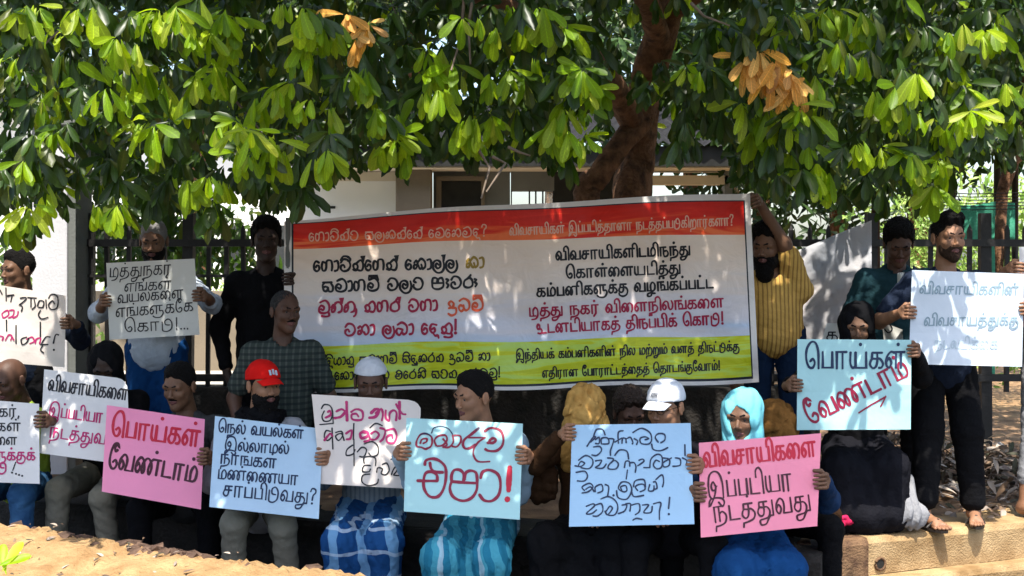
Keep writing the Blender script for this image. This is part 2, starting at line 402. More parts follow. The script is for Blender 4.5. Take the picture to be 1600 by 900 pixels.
class Pen:
    """draws strokes given in photograph pixels as thin ink ribbons lying on a sheet"""
    def __init__(s, sheet): s.sh = sheet; s.v = []; s.f = []; s.lay = 0; s.cuts = [(0, 0)]
    def stroke(s, pts, wpx):
        # resample sharp corners as they are; ribbons with mitred joins and round-ish ends
        P2 = [np.array(p, float) for p in pts]
        q = [P2[0]]
        for p in P2[1:]:
            if np.linalg.norm(p-q[-1]) > 0.15: q.append(p)
        if len(q) < 2: return
        d0 = q[1]-q[0]; d0 /= np.linalg.norm(d0); d1 = q[-1]-q[-2]; d1 /= np.linalg.norm(d1)
        s.lay = (s.lay+1) % 7
        off = 0.0022+0.00012*s.lay
        q2 = [q[0]-d0*wpx*0.35] + q + [q[-1]+d1*wpx*0.35]
        ph_ = random.uniform(0, 6); wd = [wpx*0.5] + [wpx*(1+.13*math.sin(.55*k_+ph_))*random.uniform(0.92, 1.06) for k_ in range(len(q))] + [wpx*0.5]
        n0 = len(s.v); m = len(q2)
        for i in range(m):
            t = q2[min(i+1, m-1)]-q2[max(i-1, 0)]; t = t/(np.linalg.norm(t)+1e-9)
            nrm = np.array([-t[1], t[0]])
            a = q2[i]-q2[max(i-1, 0)]; b = q2[min(i+1, m-1)]-q2[i]
            la, lb = np.linalg.norm(a), np.linalg.norm(b)
            mit = 1.0
            if la > 0 and lb > 0:
                cs = max(0.3, abs((a/la)@nrm[::-1]*0+np.sqrt(max(0, (1+(a@b)/(la*lb))/2)))); mit = min(1/cs, 1.8)
            for sg in (-1, 1):
                p = q2[i]+nrm*sg*wd[i]*0.5*mit
                s.v.append(s.sh.point(p[0], p[1], off))
        for i in range(m-1):
            a = n0+2*i; s.f.append((a, a+1, a+3, a+2))
    def dot(s, x, y, r):
        n0 = len(s.v); s.lay = (s.lay+1) % 7
        for k in range(8):
            t = 2*math.pi*k/8; s.v.append(s.sh.point(x+r*math.cos(t), y+r*math.sin(t)*1.05, 0.0022+0.00012*s.lay))
        s.f.append(tuple(range(n0, n0+8)))
    def text(s, txt, a, b, xh, w, jit=0.0, slant=0.0):
        """write txt along the baseline a->b (pixels), x-height xh px, pen width w px"""
        s.cuts.append((len(s.v), len(s.f))); tk = tokens(txt); sp = 45
        adv = sum(sp if t == ' ' else GL[t][0] for t in tk)
        a = np.array(a, float); b = np.array(b, float); L = np.linalg.norm(b-a); ux = (b-a)/L; uy = np.array([ux[1], -ux[0]])
        sx = L/adv; sy = xh/50.0; x = 0.0
        for t in tk:
            if t == ' ': x += sp; s.cuts.append((len(s.v), len(s.f))); continue
            A, st = GL[t]
            jx, jy, js = random.uniform(-jit, jit)*5, random.uniform(-jit, jit)*6, 1+random.uniform(-jit, jit)*0.12
            for kind, pts in st:
                q = []
                for (gx, gy) in pts:
                    gx += slant*gy
                    q.append(a+ux*(x+jx+gx)*sx+uy*(gy*js+jy)*sy)
                if kind == 'D': s.dot(q[0][0], q[0][1], w*0.75)
                else: s.stroke(catmull(q) if kind == 'C' else q, w)
            x += A
    def trace(s, data, reg, zw, w):
        """strokes traced in an enlargement of region reg whose width is zw"""
        k = (reg[2]-reg[0])/zw
        s.cuts.append((len(s.v), len(s.f)))
        for part in data.split('|'):
            t = part.split()
            if not t: s.cuts.append((len(s.v), len(s.f))); continue
            q = [(reg[0]+float(p.split(',')[0])*k, reg[1]+float(p.split(',')[1])*k) for p in t[1:]]
            ww = w
            if t[0] == 'D': s.dot(q[0][0], q[0][1], w*0.8); continue
            if t[0] == 'B': ww = w*1.35
            s.stroke(catmull(q, 5) if t[0] in 'CB' and len(q) > 2 else q, ww)
    def build(s, name, m, parent, base):
        """one mesh for each written line"""
        cuts = s.cuts+[(len(s.v), len(s.f))]
        for (v0, f0), (v1, f1) in zip(cuts[:-1], cuts[1:]):
            if f1 == f0: continue
            me = bpy.data.meshes.new(name)
            me.from_pydata([tuple(np.array(v)-base) for v in s.v[v0:v1]], [], [tuple(k-v0 for k in q) for q in s.f[f0:f1]]); me.materials.append(m); me.update()
            link(bpy.data.objects.new(name, me), parent)

class Sheet:
    """a card or cloth whose outline is a quad of photo pixels at given distances"""
    def __init__(s, tl, tr, br, bl, Yl, Yr, Yt=0.0, Yb=0.0, bulge=0.0, fn=None):
        s.c = [np.array(q, float) for q in (tl, tr, br, bl)]
        s.Yl, s.Yr, s.Yt, s.Yb, s.bulge, s.fn = Yl, Yr, Yt, Yb, bulge, fn
    def px(s, u, v):
        tl, tr, br, bl = s.c
        return (tl*(1-u)+tr*u)*(1-v)+(bl*(1-u)+br*u)*v
    def uv(s, x, y):
        u = v = 0.5
        for _ in range(6):
            tl, tr, br, bl = s.c
            e = s.px(u, v)-np.array([x, y])
            du = (tr-tl)*(1-v)+(br-bl)*v; dv = (bl-tl)*(1-u)+(br-tr)*u
            det = du[0]*dv[1]-du[1]*dv[0]
            u -= (e[0]*dv[1]-e[1]*dv[0])/det; v -= (du[0]*e[1]-du[1]*e[0])/det
        return u, v
    def Y(s, u, v):
        y = s.Yl+(s.Yr-s.Yl)*u+s.Yt*(1-v)+s.Yb*v-s.bulge*math.sin(math.pi*min(1, max(0, u)))
        if s.fn: y += s.fn(u, v)
        return y
    def point(s, x, y, off=0.0):
        u, v = s.uv(x, y); return P(x, y, s.Y(u, v)-off)

INK = {}
def ink(name, col):
    if name not in INK: INK[name] = mat("ink_"+name, col, rough=0.5, spec=0.3)
    return INK[name]
BLACK, NAVY, RED, PURPLE, CRIM = (0.012,0.012,0.016), (0.01,0.025,0.07), (0.46,0.010,0.035), (0.12,0.008,0.04), (0.22,0.006,0.035)

def placard(label, sh, m, thick=0.004, corner=None, group="hand-lettered placards held by the crowd"):
    nu, nv = 16, 12
    base = P(*(sum(s for s in sh.c)/4), sh.Y(0.5, 0.5))
    V = []; 
    rs = random.Random(hash(label) % 1000 if False else len(label)*7+3)
    ph = rs.uniform(0, 6)
    f0 = sh.fn
    sh.fn = lambda u, v: (f0(u, v) if f0 else 0)+0.006*math.sin(5*u+3*v+ph)+0.003*math.sin(9*v-4*u+ph*2)+.012*(u-.5)**2*math.sin(ph*3)-.008*math.exp(-((u-.03)**2+(v-.5)**2)/.01)-.008*math.exp(-((u-.97)**2+(v-.5)**2)/.01)
    for lay in (0, 1):
        for j in range(nv+1):
            for i in range(nu+1):
                u, v = i/nu, j/nv
                if corner:
                    # soften one corner (u,v signs) of the card
                    cu, cv, r = corner
                    du = abs(u-cu); dv = abs(v-cv)
                    if du < r and dv < r:
                        a, b = 1-du/r, 1-dv/r; m_ = math.hypot(a, b)
                        if m_ > 1: a, b = a/m_, b/m_
                        u = cu+(1-a)*r*(1 if cu == 0 else -1); v = cv+(1-b)*r*(1 if cv == 0 else -1)
                p = sh.px(u, v); V.append(P(p[0], p[1], sh.Y(u, v)+lay*thick))
    W = nu+1; M = W*(nv+1); Fc = []
    for j in range(nv):
        for i in range(nu):
            a = j*W+i; Fc.append((a, a+W, a+W+1, a+1)); a += M; Fc.append((a, a+1, a+W+1, a+W))
    for i in range(nu):
        Fc.append((i, i+1, M+i+1, M+i)); a = nv*W+i; Fc.append((a, M+a, M+a+1, a+1))
    for j in range(nv):
        a = j*W; Fc.append((a, M+a, M+a+W, a+W)); a = j*W+nu; Fc.append((a, a+W, M+a+W, M+a))
    o = add("placard", V, Fc, m, base=base); o.location = tuple(base)
    o.data.polygons.foreach_set("use_smooth", [False]*len(o.data.polygons))
    tag(o, label, "placard", group)
    return o, base
# ------------------------------------------------------------------ people
def skin(n, c):
    return mat("skin_"+n, c, rough=0.55, noise=0.22, nscale=14, bump=0.15, bscale=160, spec=0.35)
SK_DARK = skin("dark", (0.085, 0.040, 0.024)); SK = skin("brown", (0.15, 0.075, 0.042)); SK_L = skin("light_brown", (0.27, 0.135, 0.075))
SK_DEEP = skin("deep", (0.035, 0.018, 0.012))
M_HAIR = mat("black_hair", (0.006, 0.005, 0.005), rough=0.7, bump=0.8, bscale=200, spec=0.15)
M_STUB = mat("short_stubble", (0.040, 0.022, 0.014), rough=0.7, noise=.5, nscale=70, bump=.6, bscale=260, spec=.15)
M_GREYHAIR = mat("greying_hair", (0.018, 0.016, 0.015), rough=0.6, bump=0.8, bscale=120, noise=0.5, nscale=60)
M_EYE = mat("eye_white", (0.34, 0.30, 0.27), rough=0.25, spec=0.5)
M_IRIS = mat("iris", (0.01, 0.006, 0.004), rough=0.15, spec=0.6)
M_LIP = mat("lips", (0.13, 0.05, 0.045), rough=0.5)

def Rm(yaw, pitch=0, roll=0):
    """yaw 0 faces the camera, + turns towards picture right; pitch + looks down; roll + tilts to picture right"""
    y, p, r = map(math.radians, (yaw, pitch, roll))
    return np.array((Matrix.Rotation(y, 3, 'Z') @ Matrix.Rotation(p, 3, 'X') @ Matrix.Rotation(r, 3, 'Y')))

# a canonical head: centre of the skull at the origin, facing -Y
def build_head():
    pr = [ell((0, .012, .035), (.075, .096, .088)), ell((0, -.022, -.03), (.060, .070, .078)), cap((-.03, -.03, -.062), (0, -.066, -.092), .026, .023),
          cap((.03, -.03, -.062), (0, -.066, -.092), .026, .023), ell((.036, -.062, -.018), (.022, .022, .020)), ell((-.036, -.062, -.018), (.022, .022, .020)),
          cap((-.040, -.074, .030), (.040, -.074, .030), .011, .011), ell((.031, -.075, .023), (.016, .012, .006)), ell((-.031, -.075, .023), (.016, .012, .006)), cap((0, .02, -.06), (0, .038, -.20), .052, .058)]
    sub = [ell((.031, -.102, .012), (.019, .02, .011)), ell((-.031, -.102, .012), (.019, .02, .011))]
    V, Q = sdf_mesh(pr, .0055, k=.022, sub=sub)
    parts = [(V, Q)]
    nose = [cap((0, -.083, .012), (0, -.104, -.020), .007, .010), ell((-.0125, -.095, -.026), (.009, .010, .008)), ell((.0125, -.095, -.026), (.009, .010, .008)), ell((0, -.075, -.012), (.012, .02, .03))]
    parts.append(sdf_mesh(nose, .0035, k=.008))
    for s in (-1, 1):
        ear = [ell((s*.078, .012, .004), (.009, .019, .030), Rm(0, -10)), cap((s*.083, .020, .026), (s*.083, .024, -.01), .005, .005), cap((s*.080, .004, -.02), (s*.081, .006, -.024), .007, .007)]
        parts.append(sdf_mesh(ear, .004, k=.006))
    return join(parts)
def join(parts):
    Vs, Qs, n = [], [], 0
    for V, Q in parts:
        Vs.append(V); Qs.append(Q+n); n += len(V)
    return np.concatenate(Vs), np.concatenate(Qs)
HEAD = build_head()
LIPS = sdf_mesh([cap((-.021, -.083, -.053), (0, -.0905, -.050), .0045, .006), cap((.021, -.083, -.053), (0, -.0905, -.050), .0045, .006),
                 cap((-.018, -.082, -.060), (0, -.0895, -.062), .005, .0075), cap((.018, -.082, -.060), (0, -.0895, -.062), .005, .0075)], .003, k=.005)
def brow(s): return sdf_mesh([cap((s*.012, -.0895, .030), (s*.030, -.0880, .035), .0042, .0048), cap((s*.030, -.0880, .035), (s*.050, -.0745, .031), .0048, .003)], .003, k=.004)
BROW = {s: brow(s) for s in (-1, 1)}
def eye_mesh(r, c):
    V, Q = sdf_mesh([ell(c, (r, r, r))], r/3.2, k=.001); return V, Q
EYE = {s: eye_mesh(.0115, (s*.031, -.0725, .011)) for s in (-1, 1)}
IRIS = {s: eye_mesh(.0075, (s*.031, -.0785, .011)) for s in (-1, 1)}

def hair_piece(kind):
    if kind == 'short':
        pr = [ell((0, .015, .046), (.0785, .0985, .0935)), ell((0, -.02, .105), (.055, .06, .035))]
        fo = fold_fn(.004, 260, 3, 1.0)
        cut = lambda X, Y, Z: np.maximum(((-Y-.012)*1.55-(Z+.012))*.5+.004*np.sin(150*X+60*Z)*np.sin(130*Y+90*Z), -(Z+.030-.35*(Y-.02))+.003*np.sin(170*X))
    elif kind == 'curly':
        pr = [ell((0, .018, .058), (.086, .104, .098)), ell((0, -.04, .112), (.062, .05, .04))]
        fo = fold_fn(.011, 190, 5, 1.0)
        cut = lambda X, Y, Z: np.maximum(((-Y-.010)*1.5-(Z+.008))*.5+.006*np.sin(150*X+60*Z)*np.sin(120*Y+80*Z), -(Z+.015-.35*(Y-.02))+.005*np.sin(150*X))
    elif kind == 'quiff':
        pr = [ell((0, .016, .048), (.0785, .0985, .0945)), ell((0, -.035, .118), (.062, .055, .040)), ell((.0, -.06, .105), (.05, .035, .03))]
        fo = fold_fn(.008, 200, 9, 1.0)
        cut = lambda X, Y, Z: np.maximum(((-Y-.012)*1.5-(Z+.008))*.5+.005*np.sin(150*X+60*Z)*np.sin(120*Y+80*Z), -(Z+.020-.35*(Y-.02))+.003*np.sin(170*X))
    elif kind == 'thin':
        pr = [ell((0, .016, .036), (.0765, .0975, .0885))]
        fo = fold_fn(.003, 220, 7, 1.0)
        cut = lambda X, Y, Z: np.maximum(((-Y-.002)*1.7-(Z+.012))*.5+.004*np.sin(150*X+60*Z)*np.sin(130*Y), -(Z+.030-.35*(Y-.02)))
    elif kind == 'beard':
        pr = [ell((0, -.028, -.058), (.068, .066, .062)), ell((0, -.055, -.10), (.036, .034, .035))]
        fo = fold_fn(.006, 170, 4, 1.0)
        cut = lambda X, Y, Z: np.maximum(np.maximum(Z+.026+.30*(Y+.09)*0-.45*np.abs(X)*1.0, Y-.02), -(((X/.024)**2+((Z+.056)/.012)**2)-1)*.01)
    elif kind == 'longbeard':
        pr = [ell((0, -.028, -.060), (.070, .068, .062)), ell((0, -.062, -.125), (.048, .036, .060))]
        fo = fold_fn(.007, 170, 4, 1.0)
        cut = lambda X, Y, Z: np.maximum(np.maximum(Z+.028-.45*np.abs(X), Y-.03), -(((X/.024)**2+((Z+.056)/.012)**2)-1)*.01)
    elif kind == 'stubble':
        pr = [ell((0, -.022, -.030), (.0612, .0712, .0792)), cap((-.03, -.03, -.062), (0, -.066, -.092), .0285, .0255), cap((.03, -.03, -.062), (0, -.066, -.092), .0285, .0255), cap((-.02, -.078, -.043), (.02, -.078, -.043), .0095, .0095)]
        fo = None
        cut = lambda X, Y, Z: np.maximum(np.maximum(Z+.036-.55*np.maximum(np.abs(X)-.02, 0), Y+.005), -(((X/.022)**2+((Z+.057)/.010)**2)-1)*.01)
    elif kind == 'moustache':
        pr = [cap((-.024, -.082, -.044), (0, -.093, -.039), .005, .007), cap((.024, -.082, -.044), (0, -.093, -.039), .005, .007)]
        fo = None; cut = None
        return sdf_mesh(pr, .003, k=.004)
    elif kind == 'skullcap':
        pr = [ell((0, .018, .050), (.085, .103, .088))]
        fo = fold_fn(.002, 60, 4, 1.0)
        cut = lambda X, Y, Z: -(Z-.058+.10*Y)
    elif kind == 'cap':
        pr = [ell((0, .014, .050), (.087, .106, .092))]
        fo = fold_fn(.0025, 40, 4, 1.0)
        cut = lambda X, Y, Z: -(Z-.040+.16*Y)
    elif kind == 'brim':
        V, Q = [], []
        n, m = 12, 6
        for lay in (0, 1):
            for j in range(m+1):
                for i in range(n+1):
                    a = (i/n-.5)*1.9; r = .088+.075*(j/m)*math.cos(a*.55)
                    x = math.sin(a)*.082*(1-.12*j/m); y = -math.cos(a)*.098-.070*(j/m)*math.cos(a*.8)+.004
                    V.append((x, y, .060-.020*(j/m)-.030*(x/.08)**2-lay*.004))
        W = n+1; M = W*(m+1)
        for j in range(m):
            for i in range(n):
                a = j*W+i; Q.append((a, a+W, a+W+1, a+1)); a += M; Q.append((a, a+1, a+W+1, a+W))
        for i in range(n): a = m*W+i; Q.append((a, M+a, M+a+1, a+1))
        for j in range(m):
            a = j*W; Q.append((a, M+a, M+a+W, a+W)); a = j*W+n; Q.append((a, a+W, M+a+W, M+a))
        return np.array(V), np.array(Q)
    elif kind == 'scarf':      # headscarf: covers skull, neck and shoulders, open at the face
        pr = [ell((0, .022, .040), (.096, .112, .104)), ell((0, .0, -.05), (.088, .088, .10)), cap((0, .015, -.12), (0, .02, -.20), .09, .12),
              cap((-.06, .02, -.22), (-.13, .01, -.28), .07, .055), cap((.06, .02, -.22), (.13, .01, -.28), .07, .055), cap((0, -.04, -.2), (0, -.05, -.30), .08, .09)]
        fo = fold_fn(.010, 34, 12, 0.35)
        sub = [ell((0, -.11, -.012), (.054, .10, .082))]
        return sdf_mesh(pr, .0065, k=.05, folds=fo, sub=sub)
    elif kind == 'veil':       # cloth thrown over the whole head
        pr = [ell((0, .012, .040), (.098, .122, .106)), ell((0, -.03, -.04), (.088, .09, .12)), cap((0, 0, -.10), (0, .0, -.24), .10, .135),
              cap((.04, .01, -.05), (.11, .0, -.2), .06, .06), cap((-.04, .01, -.05), (-.08, .0, -.2), .06, .07)]
        return sdf_mesh(pr, .0065, k=.05, folds=fold_fn(.015, 40, 21, 0.35))
    return sdf_mesh(pr, .0055 if fo else .0045, k=.02, folds=fo, cut=cut)
_hc = {}
def hp(kind):
    if kind not in _hc: _hc[kind] = hair_piece(kind)
    return _hc[kind]

# a canonical gripping hand at the origin: the card edge runs along Z, the card extends to +X, its front faces -Y
def build_grip():
    pr = [ell((-.036, .018, .0), (.017, .026, .042)), cap((-.040, .004, .030), (-.043, .035, .010), .013, .014), cap((-.040, .004, -.028), (-.043, .035, -.010), .012, .014),
          cap((-.043, .036, .0), (-.050, .075, -.012), .024, .027)]
    V, Q = sdf_mesh(pr, .0055, k=.016); parts = [(V, Q)]
    for i in range(4):
        z = .032-.0205*i; L = (.92, 1.06, 1.0, .82)[i]; c = (0, .002, .001, -.001)[i]
        f = [cap((-.038, .004, z), (-.024+c, -.020, z+.002), .0105, .0098), cap((-.024+c, -.020, z+.002), (.004*L+c, -.0235, z), .0098, .0088), cap((.004*L+c, -.0235, z), (.024*L+c, -.0145, z-.002), .0088, .0075)]
        parts.append(sdf_mesh(f, .0042, k=.004))
    th = [cap((-.040, .030, .022), (-.018, .030, .046), .015, .012), cap((-.018, .030, .046), (.018, .019, .050), .012, .0095)]
    parts.append(sdf_mesh(th, .0045, k=.006))
    return join(parts)
GRIP = build_grip()
def build_relaxed():   # wrist at the origin, fingers hanging along -Z with a slight curl towards +Y, thumb on the -X side
    pr = [cap((0, 0, .01), (0, 0, -.02), .026, .027), ell((0, .002, -.052), (.039, .016, .044)), ell((-.022, .008, -.035), (.018, .015, .028))]
    parts = [sdf_mesh(pr, .0055, k=.018)]
    for i in range(4):
        x = -.027+.0185*i; L = (.92, 1.05, 1.0, .78)[i]
        a = np.array((x, 0, -.082)); b = a+np.array((.002*(i-1.5), .008, -.040*L)); c = b+np.array((0, .016, -.024*L)); d = c+np.array((0, .016, -.012*L))
        parts.append(sdf_mesh([cap(a, b, .0102, .0095), cap(b, c, .0095, .0088), cap(c, d, .0088, .0078)], .0042, k=.004))
    parts.append(sdf_mesh([cap((-.030, .008, -.030), (-.048, .016, -.062), .0135, .0115), cap((-.048, .016, -.062), (-.046, .024, -.088), .0115, .0095)], .0045, k=.006))
    return join(parts)
RELAX = build_relaxed()
def build_foot():   # toes towards -Y, ankle above the origin, sole at z=0; right foot mirrored for the left
    pr = [ell((0, .045, .032), (.030, .038, .032)), cap((0, .03, .045), (0, -.07, .026), .034, .026), cap((0, -.07, .024), (.018, -.11, .018), .026, .019), cap((0, -.07, .022), (-.024, -.10, .016), .022, .016), cap((0, .025, .05), (0, .02, .17), .034, .036)]
    parts = [sdf_mesh(pr, .006, k=.02)]
    for i, (x, y, r, l) in enumerate(((.026, -.115, .0125, .040), (.008, -.12, .0095, .036), (-.007, -.115, .009, .032), (-.021, -.108, .0085, .027), (-.034, -.098, .0085, .020))):
        parts.append(sdf_mesh([cap((x*.9, y+.01, r+.004), (x, y-l+.01, r+.001), r, r*.95)], .0045, k=.004))
    return join(parts)
FOOT = build_foot()

def xf(VQ, R, t, s=1.0, mirror=False):
    V, Q = VQ
    V = V.copy()
    if mirror: V[:, 0] *= -1; Q = Q[:, ::-1]
    return (V*s)@np.asarray(R).T+np.asarray(t), Q

def ik(S, T, l1, l2, pole):
    d = T-S; L = np.linalg.norm(d); L = min(L, (l1+l2)*.995); d = d/np.linalg.norm(d); T = S+d*L
    a = (l1*l1-l2*l2+L*L)/(2*L); h = math.sqrt(max(l1*l1-a*a, 0))
    pl = pole-d*(pole@d); pl = pl/(np.linalg.norm(pl)+1e-9)
    return S+d*a+pl*h, T

def person(label, hpx, Yd, yaw=0, pitch=0, roll=0, tyaw=None, pose='sit', seat=0.0, foot=0.0, sc=1.0, skin_m=None, shirt=None, sleeve='short',
           lower=None, lower_kind='trousers', grips=(), hair='short', hair_m=None, beard=None, beard_m=None, hat=None, hat_m=None, hat2=None, lean=(0, 0.03),
           knees=None, brows=True, feet=False, shin=(0, -.02), group=None, girth=1.0, armrest=True, seed=1, shirt_m=None, open_legs=.13, glasses=False, elbow=None, footz=None, waist=.63, rest=None):
    skin_m = skin_m or SK
    sm = hat_m
    H = P(hpx[0], hpx[1], Yd)
    tyaw = yaw*0.4 if tyaw is None else tyaw
    Rh = Rm(yaw, pitch, roll); Rt = Rm(tyaw)
    f = Rt@np.array([0, -1, 0.]); r = Rt@np.array([-1., 0, 0])     # forward, the person's right
    up = np.array([0, 0, 1.])
    neck = H+Rh@np.array([0, .03, -.13])*sc
    N = neck+np.array([0, 0, -.06])*sc
    if pose == 'sit':
        hipz = seat+.09*sc if seat is not None else N[2]-.46*sc
        hip = np.array([N[0]-lean[0]*1.0, N[1]+lean[1], hipz])
    elif pose == 'stand':
        leg = (N[2]-foot)*waist
        hip = np.array([N[0]-lean[0], N[1]+lean[1], foot+leg])
    elif pose == 'kneel':
        hip = np.array([N[0], N[1]+.02, N[2]-.47*sc])
    base = np.array([hip[0], hip[1], foot if pose != 'sit' else seat])
    root = empty("person", tuple(base)); tag(root, label, "person", group)
    gth = girth*sc
    mid = (N+hip)/2
    chest = N*.68+hip*.32+np.array([0, 0, .0]); belly = N*.32+hip*.68
    sh = {s: N+r*s*.165*sc+np.array([0, 0, -.045])*sc for s in (1, -1)}
    # arms
    arms = {}
    for s in (1, -1): arms[s] = None
    hands = []
    for gsp in grips:
        who, gx, gy, gY = gsp[:4]; rot = gsp[4] if len(gsp) > 4 else 0; ms = gsp[5] if len(gsp) > 5 else (who == -1)
        if not isinstance(gY, (int, float)): gY = gY.Y(*gY.uv(gx, gy))
        G = P(gx, gy, gY)
        Rg = np.array(Matrix.Rotation(math.radians(rot), 3, 'Y'))
        mir = ms
        wl_ = np.array([(.050 if mir else -.050), .078, -.012])
        W = G+Rg@wl_*sc*.88
        hands.append((G, Rg, mir)); arms[who] = W
    hips = {s: hip+r*s*.085*sc for s in (1, -1)}
    kn, an = {}, {}
    for s in (1, -1):
        if pose == 'sit':
            if knees and s in knees and knees[s] is not None: k = P(*knees[s])
            else: k = hips[s]+f*.40*sc+r*s*open_legs*sc*.7+np.array([0, 0, .02])
            a = np.array([k[0]+r[0]*s*shin[0], k[1]+shin[1]+.03, seat-.40*sc if footz is None else footz])
        elif pose == 'stand':
            L = (hip[2]-foot-.07)
            k = hips[s]+np.array([0, -.015, -L*.52])+r*s*.012; a = np.array([hips[s][0]+r[0]*s*.02, hips[s][1]+.02, foot+.08])
            if knees and s in knees: a = P(*knees[s]); k = (hips[s]+a)/2+np.array([0, -.02, 0])
        else:
            k = np.array([hips[s][0], hips[s][1]-.08, foot+.07]); a = k+np.array([0, .38, -.02])
        kn[s], an[s] = k, a
    elb = {}
    for s in (1, -1):
        if arms[s] is None and rest and s in rest: arms[s] = P(*rest[s])
        if arms[s] is None:
            if pose == 'sit' and armrest: arms[s] = kn[s]*.58+hips[s]*.42+np.array([0, 0, .125])
            else: arms[s] = sh[s]+np.array([0, -.06, -.50*sc])+r*s*.05
        pole = r*s*.8+np.array([0, .45, -.9])
        if elbow and s in elbow: pole = np.array(elbow[s])
        e, wv = ik(sh[s], arms[s], .285*sc, .262*sc, pole)
        elb[s] = e; 
        if np.linalg.norm(wv-arms[s]) > .02: pass
    # ---- body
    pr = [cap(neck, N, .054*sc, .060*sc), cap(sh[1], sh[-1], .048*sc, .048*sc), ell(chest, (.135*gth, .085*gth, .17*sc), Rt), ell(belly, (.12*gth, .085*gth, .13*sc), Rt), ell(hip, (.13*gth, .10*gth, .10*sc), Rt)]
    for s in (1, -1):
        pr += [cap(sh[s], elb[s], .048*sc, .038*sc), cap(elb[s], arms[s], .039*sc, .026*sc)]
        if lower_kind != 'none':
            pr += [cap(hips[s], kn[s], .072*sc, .052*sc), cap(kn[s], an[s], .050*sc, .034*sc)]
    parts = [sdf_mesh(pr, .0125, k=.025)]
    parts.append(xf(HEAD, Rh, H, sc))
    gripping = {g[0] for g in grips}
    for s in (1, -1):
        if s in gripping: continue
        d = arms[s]-elb[s]; d /= np.linalg.norm(d); z_ = -d
        y_ = (-r*s+np.array([0, 0, -.3])) if pose != 'sit' else np.array([0, 0, -1.])-.2*r*s      # the palm side
        y_ = y_-z_*(y_@z_); y_ /= np.linalg.norm(y_); x_ = np.cross(y_, z_)
        Vh, Qh = RELAX
        # the thumb lies forward / inward
        want = f if pose != 'sit' else -r*s
        fl = (x_@want) > 0
        Vh = Vh.copy()
        if fl: Vh[:, 0] *= -1; Qh = Qh[:, ::-1]
        parts.append(((Vh*sc*.95)@np.stack([x_, y_, z_], 0)+arms[s]+d*.005, Qh))
    for G, Rg, mir in hands: parts.append(xf(GRIP, Rg, G, sc*.88, mir))
    if feet:
        for s in (1, -1): parts.append(xf(FOOT, Rm(feet[s]), an[s]*[1, 1, 0]+np.array([0, -.02, foot+.012]), sc, s == -1))
    V, Q = join(parts)
    add("body", V, Q, skin_m, root, base=base)
    # ---- face
    if hat != 'veil':
        for s in (1, -1):
            V, Q = xf(EYE[s], Rh, H, sc); e = add("eye", V, Q, M_EYE, root, base=base)
            V, Q = xf(IRIS[s], Rh, H, sc); add("iris", V, Q, M_IRIS, e, base=base)
            if brows: V, Q = xf(BROW[s], Rh, H, sc); add("eyebrow", V, Q, M_HAIR, root, base=base)
        V, Q = xf(LIPS, Rh, H, sc); add("lips", V, Q, M_LIP, root, base=base)
    for kind, name, m in ((hair, "hair", hair_m or M_HAIR), (beard, "beard" if beard != 'moustache' else "moustache", beard_m or (M_STUB if beard == "stubble" else M_HAIR)), (hat, "headscarf" if hat in ('scarf', 'veil') else "cap", hat_m)):
        if kind:
            V, Q = xf(hp(kind), Rh if kind not in ('scarf', 'veil') else Rm(yaw*.8, pitch*.5, roll), H, sc); po = add(name, V, Q, m, root, base=base)
            if kind == 'cap': 
                V, Q = xf(hp('brim'), Rh, H, sc); add("brim", V, Q, m, po, base=base)
    if glasses:
        g = MB()
        for s in (1, -1):
            g.tube([tuple(H+Rh@np.array([s*.032+.019*math.cos(t), -.099, .010+.013*math.sin(t)])*sc) for t in np.linspace(0, 2*math.pi, 13)], .0015, 5, False)
            g.tube([tuple(H+Rh@np.array([s*.051, -.098, .014])*sc), tuple(H+Rh@np.array([s*.082, .0, .016])*sc)], .0015, 5)
        g.tube([tuple(H+Rh@np.array([-.013, -.099, .012])*sc), tuple(H+Rh@np.array([.013, -.099, .012])*sc)], .0015, 5)
        g.v = [tuple(np.array(v)-base) for v in g.v]; g.build("glasses", M_IRIS, root)
    # ---- shirt
    if shirt:
        g = gth
        pr = [cap(sh[1]+[0, 0, -.005], sh[-1]+[0, 0, -.005], .062*sc, .062*sc), ell(chest, (.160*g, .112*g, .19*sc), Rt), ell(belly, (.150*g, .118*g, .16*sc), Rt), cap(N+[0, .01, .0], N+[0, 0, -.06], .066*sc, .085*sc),
              cap(belly, hip+np.array([0, 0, .02]), .138*g, .150*g)]
        for s in (1, -1):
            if sleeve == 'long': pr += [cap(sh[s], elb[s], .063*sc, .052*sc), cap(elb[s], arms[s]*.88+elb[s]*.12, .052*sc, .038*sc)]
            elif sleeve == 'rolled': pr += [cap(sh[s], elb[s], .064*sc, .054*sc), cap(elb[s], arms[s]*.35+elb[s]*.65, .054*sc, .046*sc)]
            else: pr += [cap(sh[s], elb[s]*.72+sh[s]*.28, .065*sc, .063*sc)]
        nk = cap(neck+[0, -.02, .06], N+f*.035+np.array([0, 0, .025]), .055*sc, .050*sc)
        V, Q = sdf_mesh(pr, .012, k=.035, folds=fold_fn(.006, 44, seed, .7), sub=[nk])
        so = add("shirt", V, Q, shirt, root, base=base)
        if sleeve != 'none' and hat not in ('scarf', 'veil'):
            # collar
            pts = [tuple(N+Rt@np.array([.068*math.sin(t), .062*math.cos(t)-.01, .018+.022*math.cos(t)])*sc-base) for t in np.linspace(-2.7, 2.7, 15)]
            c = MB(); c.tube(pts, .011*sc, 6); c.build("collar", shirt, so, smooth=True)
